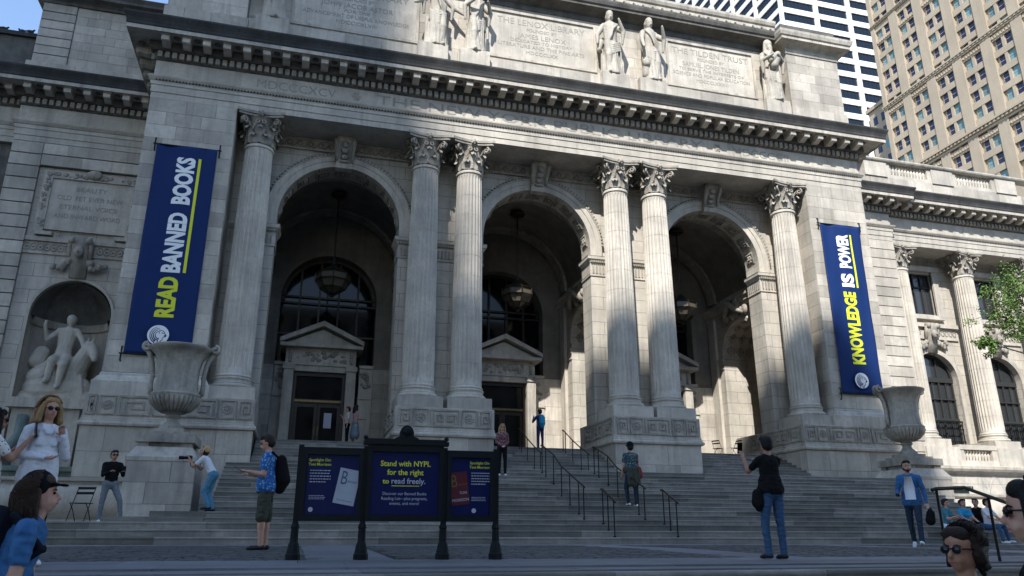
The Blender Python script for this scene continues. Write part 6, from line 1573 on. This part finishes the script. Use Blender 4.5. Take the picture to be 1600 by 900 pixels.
# woman in black photographing
o, E, B, W = person('woman in black T-shirt and blue jeans raising her phone to the library', (-3.88, -21.9, gz(-21.9)), R(2), 1.62, 'cloth_black', 'denim', 'skin_tan', 'shoe_black', ('short', 'hair_black'), 'short',
    arms={'L': ((.12, .75, -.45), (.0, .45, .9)), 'R': ((.1, .65, -.6), (-.55, .55, .8))}, leg={'L': ((.12, .10, -1), (-.02, -.05, -1)), 'R': ((.02, -.02, -1), (0, -.04, -1))}, female=True, hem=.03)
phone(E['L'], 'phone raised by the woman in the black T-shirt', (0, 1, .25))
pack('small black shoulder bag on the hip of the woman in the black T-shirt', [(B((-.22, .02, .90)), B((-.23, .02, .78)), .075, .085), (B((-.23, .02, .78)), B((-.22, .02, .70)), .06, .05), (B((-.16, .10, 1.0)), B((-.2, .06, .9)), .012, .012)], 'shoulder_bag', cat='bag')
# man in blue overshirt walking
o, E, B, W = person('man in open blue shirt and dark jeans striding past the steps, white T-shirt underneath', (2.62, -17.25, gz(-17.25)), R(132), 1.78, 'cloth_blue', 'denim_dark', 'skin_light', 'shoe_white', ('short', 'hair_brown'), 'long',
    arms={'L': ((.25, -.15, -1), (.1, .25, -1)), 'R': ((.25, .05, -1), (-.1, .9, -.25))}, leg={'L': ((.02, .42, -1), (0, .18, -1)), 'R': ((.04, -.22, -1), (0, -.50, -1)), 'footR': (0, .9, -.4), 'footL': (0, 1, .12)}, lean=.06, hem=.10, beard=True, vest='cloth_white', look=(.35, 0))
g = MB()
wm = [W.inverted() @ B(q) for q in ((-.065, .128, 1.42), (.065, .128, 1.42), (.10, .165, 1.2), (.10, .175, .95), (-.10, .175, .95), (-.10, .165, 1.2))]
g.add(wm + [v+Vector((0, -.10, 0)) for v in wm], [(0, 1, 2, 5), (5, 2, 3, 4)] + [(i, (i+1) % 6, (i+1) % 6+6, i+6) for i in range(6)])
u = g.build('undershirt', 'cloth_white', o, smooth=True)
phone(E['R'], 'phone in the hand of the man in the open blue shirt', (W.to_3x3() @ Vector((0, .3, -.9))), (W.to_3x3() @ Vector((0, .9, .3))))
h_ = E['L'][4]; pack('black bag swinging from the hand of the man in the open blue shirt', [(h_+Vector((.05, 0, -.16)), h_+Vector((.02, 0, -.30)), .085, .10), (h_+Vector((-.02, 0, -.02)), h_+Vector((.05, 0, -.14)), .014, .014), (h_+Vector((.10, .02, -.06)), h_+Vector((.12, 0, -.2)), .014, .014), (h_+Vector((.0, .0, -.02)), h_+Vector((.10, .02, -.06)), .014, .014)], 'hand_bag', cat='bag')
# photographer
zp = mainz(-9.9)
o, E, B, W = person('photographer in white T-shirt, jeans and tan cap bending behind a camera', (-12.25, -10.1, zp), R(78), 1.74, 'cloth_white', 'denim_light', 'skin_tan', 'shoe_black', ('short', 'hair_brown'), 'short',
    arms={'R': ((.1, .55, -.85), (-.35, .75, .65)), 'L': ((.15, .7, -.7), (-.30, .6, .8))}, leg={'L': ((.05, .45, -1), (0, -.45, -1)), 'R': ((.08, .25, -1), (0, -.35, -1))}, lean=.58, look=(0, .4), cap='cap_tan')
cp = E['L'][4]*.5+E['R'][4]*.5; dr_ = W.to_3x3() @ Vector((0, 1, 0))
t = thing('camera', 'black camera with long lens held by the photographer in the tan cap', 'camera', tuple(cp)); PINV[t.name] = Matrix.Translation(-cp)
g = MB(); c = cp+Vector((0, 0, .03)); rx = W.to_3x3() @ Vector((1, 0, 0))
g.add([c+rx*a*.07+dr_*b*.035+Vector((0, 0, z*.05)) for z in (-1, 1) for a, b in ((-1, -1), (1, -1), (1, 1), (-1, 1))], [(0,3,2,1),(4,5,6,7),(0,1,5,4),(1,2,6,5),(2,3,7,6),(3,0,4,7)]); g.build('camera_body', 'plastic_black', t)
g = MB(); g.tube([c+dr_*.03, c+dr_*.16, c+dr_*.17, c+dr_*.27], [.038, .038, .046, .048], 14); g.build('lens', 'plastic_black', t)
g = MB(); g.tube([c-rx*.06, c-rx*.05-dr_*.05+Vector((0, 0, -.2)), c-dr_*.15+Vector((0, 0, -.30)), c-dr_*.2+Vector((0, 0, -.05))], .008, 5); g.build('strap', 'cloth_black', t)
# man in black shirt, grey trousers
o, E, B, W = person('man in black shirt and grey trousers filming with one foot up on a step', (-14.68, -9.7, Z0), R(205), 1.76, 'cloth_black', 'cloth_grey', 'skin_tan', 'shoe_white', ('short', 'hair_black'), 'long',
    arms={'L': ((.2, .45, -.9), (-.2, .9, .25)), 'R': ((.15, .35, -.95), (-.45, .85, .3))}, leg={'L': ((.30, .35, -.8), (.18, .05, -1)), 'R': ((.10, -.02, -1), (.02, -.03, -1))}, glasses=True, wide=1.05, lean=-.10)
phone(E['L'], 'phone held by the man in the black shirt', (W.to_3x3() @ Vector((0, 1, 0))))
# couple at the shaded door
o, E, B, W = person('woman in pink top and long grey-blue skirt at the shaded door', (-7.95, 2.3, FL), R(-70), 1.70, 'cloth_pink', 'cloth_greyblue', 'skin_light', 'shoe_black', ('long', 'hair_black'), 'short', 'bare', arms={'L': ((.1, .3, -1), (-.1, .95, .1)), 'R': ((.1, .2, -1), (-.1, .95, .05))}, female=True, skirt=.42, wide=1.1, voxel=.014)
o, E, B, W = person('person in black trousers and pale top behind the woman in the long skirt', (-8.25, 2.75, FL), R(95), 1.68, 'shirt_spots', 'cloth_black', 'skin_light', 'shoe_black', ('short', 'hair_brown'), 'short', arms={'R': ((.1, .35, -.9), (.1, .6, .9))}, voxel=.014)
# visitor with blue backpack
o, E, B, W = person('visitor in navy clothes with bright blue backpack lifting hands to face', (.15, 1.55, FL), R(10), 1.74, 'cloth_indigo', 'cloth_indigo', 'skin_light', 'shoe_black', ('short', 'hair_brown'), 'long', arms={'L': ((.45, .35, -.75), (-.35, .35, .9)), 'R': ((.35, .5, -.7), (-.3, .4, .9))}, voxel=.014)
pack('bright blue backpack worn by the visitor in navy', [(B((0, -.17, 1.38)), B((0, -.20, 1.12)), .12, .15), (B((0, -.2, 1.12)), B((0, -.18, .98)), .15, .11)], m='cloth_cyan')
# woman on the steps, one behind
o, E, B, W = person('blonde woman in printed blouse standing with folded hands on the steps', (-3.80, -6.9, mainz(-6.9)), R(175), 1.66, 'blouse_print', 'cloth_black', 'skin_light', 'shoe_white', ('long', 'hair_blond'), 'long', arms={'L': ((.15, .05, -1), (-.6, .55, -.5)), 'R': ((.15, .05, -1), (-.6, .55, -.45))}, female=True, glasses=True)
o, E, B, W = person('person in dark blue and white top at the middle doorway', (-2.2, 1.75, FL), R(190), 1.68, 'cloth_indigo', 'cloth_black', 'skin_light', 'shoe_black', ('short', 'hair_brown'), 'short', arms={'L': ((.1, .2, -1), (-.4, .8, .1)), 'R': ((.1, .2, -1), (-.4, .8, .2))}, voxel=.014)
# man climbing
yc = -9.3
o, E, B, W = person('man in leafy dark shirt climbing the steps beside the handrail, jacket round his waist', (-.36, yc, mainz(yc)-RS*.2), R(8), 1.90, 'shirt_leaf', 'denim_dark', 'skin_light', 'shoe_white', ('short', 'hair_black'), 'short', arms={'L': ((.18, .1, -1), (.05, .25, -1)), 'R': ((.15, .1, -1), (-.2, .6, -.7))}, leg={'L': ((.02, .35, -1), (0, -.25, -1)), 'R': ((.05, -.02, -1), (0, -.04, -1))}, hem=.05, cap='cloth_black', wide=1.06)
pack('red-brown bag hanging at the hip of the climbing man', [(B((.20, -.10, 1.02)), B((.22, -.10, .84)), .08, .10), (B((.05, -.15, 1.35)), B((.2, -.12, 1.05)), .015, .015)], 'shoulder_bag', 'cloth_red', 'bag')
pack('dark plum jacket tied round the waist of the climbing man', [(B((-.12, -.13, 1.0)), B((-.12, -.15, .62)), .07, .10), (B((0, -.16, 1.0)), B((0, -.17, .58)), .07, .10), (B((.12, -.13, 1.0)), B((.12, -.14, .64)), .07, .09), (B((-.15, 0, 1.0)), B((.15, 0, 1.0)), .12, .12)], 'tied_jacket', 'cloth_olive', 'jacket')
# near left: woman in white shirt, woman with spotted top, man with cap and backpack
o, E, B, W = person('woman in white shirt, black trousers and sunglasses with her hand at her mouth', (-12.83, -22.15, gz(-22.15)), R(212), 1.70, 'cloth_white', 'cloth_black', 'skin_light', 'shoe_white', ('bob', 'hair_blond'), 'long',
    arms={'L': ((.30, .12, -1), (-.42, .40, .95)), 'R': ((.25, .05, -1), (-.95, .65, -.1))}, female=True, hem=.12, glasses=True, voxel=.009, wide=1.02, collar=True, look=(.1, .0), strands=('curl', 800))
o, E, B, W = person('woman in spotted blouse holding up a phone beside the woman in white', (-13.25, -22.35, gz(-22.35)), R(-60), 1.54, 'shirt_spots', 'cloth_black', 'skin_tan', 'shoe_black', ('long', 'hair_black'), 'short', arms={'R': ((.15, .6, -.7), (-.1, .55, .85)), 'L': ((.1, .5, -.8), (-.25, .6, .75))}, female=True, glasses=True, voxel=.009, hem=.08, wide=1.1, strands=('long', 350))
phone(E['R'], 'phone held up by the woman in the spotted blouse', (W.to_3x3() @ Vector((0, 1, .1))))
o, E, B, W = person('man in black cap and blue T-shirt with long curly hair and a backpack', (-12.0, -25.45, SIDEWALK+.10), R(-78), 1.78, 'cloth_blue', 'cloth_olive', 'skin_light', 'shoe_white', ('curly', 'hair_curly'), 'short', arms={'R': ((.12, -.05, -1), (.05, .18, -1)), 'L': ((.12, .1, -1), (.05, .3, -1))}, cap='cloth_black', lean=.24, strands=('curl', 800), voxel=.008, wide=1.12, hem=.05, look=(-.05, .12))
bp_ = pack('dark navy backpack with pale straps on the man in the black cap', [(B((0, -.20, 1.36)), B((0, -.25, 1.08)), .15, .18), (B((0, -.25, 1.08)), B((0, -.22, .92)), .18, .14), (B((0, -.34, 1.02)), B((0, -.33, .93)), .10, .10), (B((-.13, -.10, 1.46)), B((-.13, .12, 1.30)), .03, .028), (B((.13, -.10, 1.46)), B((.13, .12, 1.30)), .03, .028), (B((.13, .12, 1.30)), B((.16, -.08, 1.02)), .026, .024)], m='pack_navy', voxel=.01)
for k, (a, b, c) in enumerate((((.14, -.33, 1.34), (.17, -.40, 1.18), (.15, -.42, .98)), ((.05, -.36, 1.36), (.07, -.45, 1.18), (.12, -.44, 1.02)), ((-.10, -.36, 1.34), (-.12, -.44, 1.15), (-.10, -.45, .96)))):
    g = MB(); g.tube([B(a), B(b), B(c)], .011, 6); s_ = g.build('strap', 'cloth_grey', bp_, smooth=True)
# near right
o, E, B, W = person('dark-haired woman in sunglasses with loosely pinned hair beside the kerb handrail', (-6.97, -28.18, SIDEWALK), R(100), 1.50, 'cloth_black', 'denim', 'skin_tan', 'shoe_black', ('messy', 'hair_brown'), 'long', female=True, glasses=True, voxel=.0065, look=(0, .02), strands=('bun', 1500))
o, E, B, W = person('woman with long straight dark hair standing closest to the avenue kerb', (-7.43, -29.04, SIDEWALK), R(46), 1.66, 'cloth_black', 'denim', 'skin_light', 'shoe_black', ('long', 'hair_black'), 'long', female=True, glasses=True, voxel=.0065, strands=('long', 700))
# group sitting on the low steps under the tree
SIT = {'L': ((.12, 1, .05), (.02, .15, -1)), 'R': ((.12, 1, .0), (.02, .2, -1))}
for lab, x, y, hd, top, bt_, hr, ar in (('woman in black vest with dark ponytail sitting on the low steps', 9.75, -11.9, 120, 'cloth_black', 'denim', ('pony', 'hair_black'), None),
                                   ('person in teal top sitting on the low steps with bent arms', 8.35, -12.1, 200, 'cloth_teal', 'cloth_white', ('short', 'hair_brown'), {'L': ((.1, .4, -.9), (-.3, .8, .2)), 'R': ((.1, .4, -.9), (-.3, .8, .3))}),
                                   ('person in pale blue top sitting on the low steps, knees drawn up', 8.95, -12.15, 170, 'cloth_cyan', 'denim_light', ('bun', 'hair_black'), {'L': ((.1, .6, -.8), (-.2, .8, -.3)), 'R': ((.1, .6, -.8), (-.2, .8, -.3))}),
                                   ('person in white top and jeans sitting lowest on the steps', 9.45, -12.5, 190, 'cloth_white', 'denim', ('short', 'hair_black'), {'L': ((.1, .6, -.8), (-.2, .8, -.3)), 'R': ((.1, .6, -.8), (-.2, .8, -.3))})):
    z = lowz(y)
    o, E, B, W = person(lab, (x, y, max(0, z-.29)), R(hd), 1.66, top, bt_, 'skin_light', 'shoe_white', hr, 'short' if 'vest' not in lab else 'none', leg=SIT, arms=ar, female=True, voxel=.013, lean=.12)
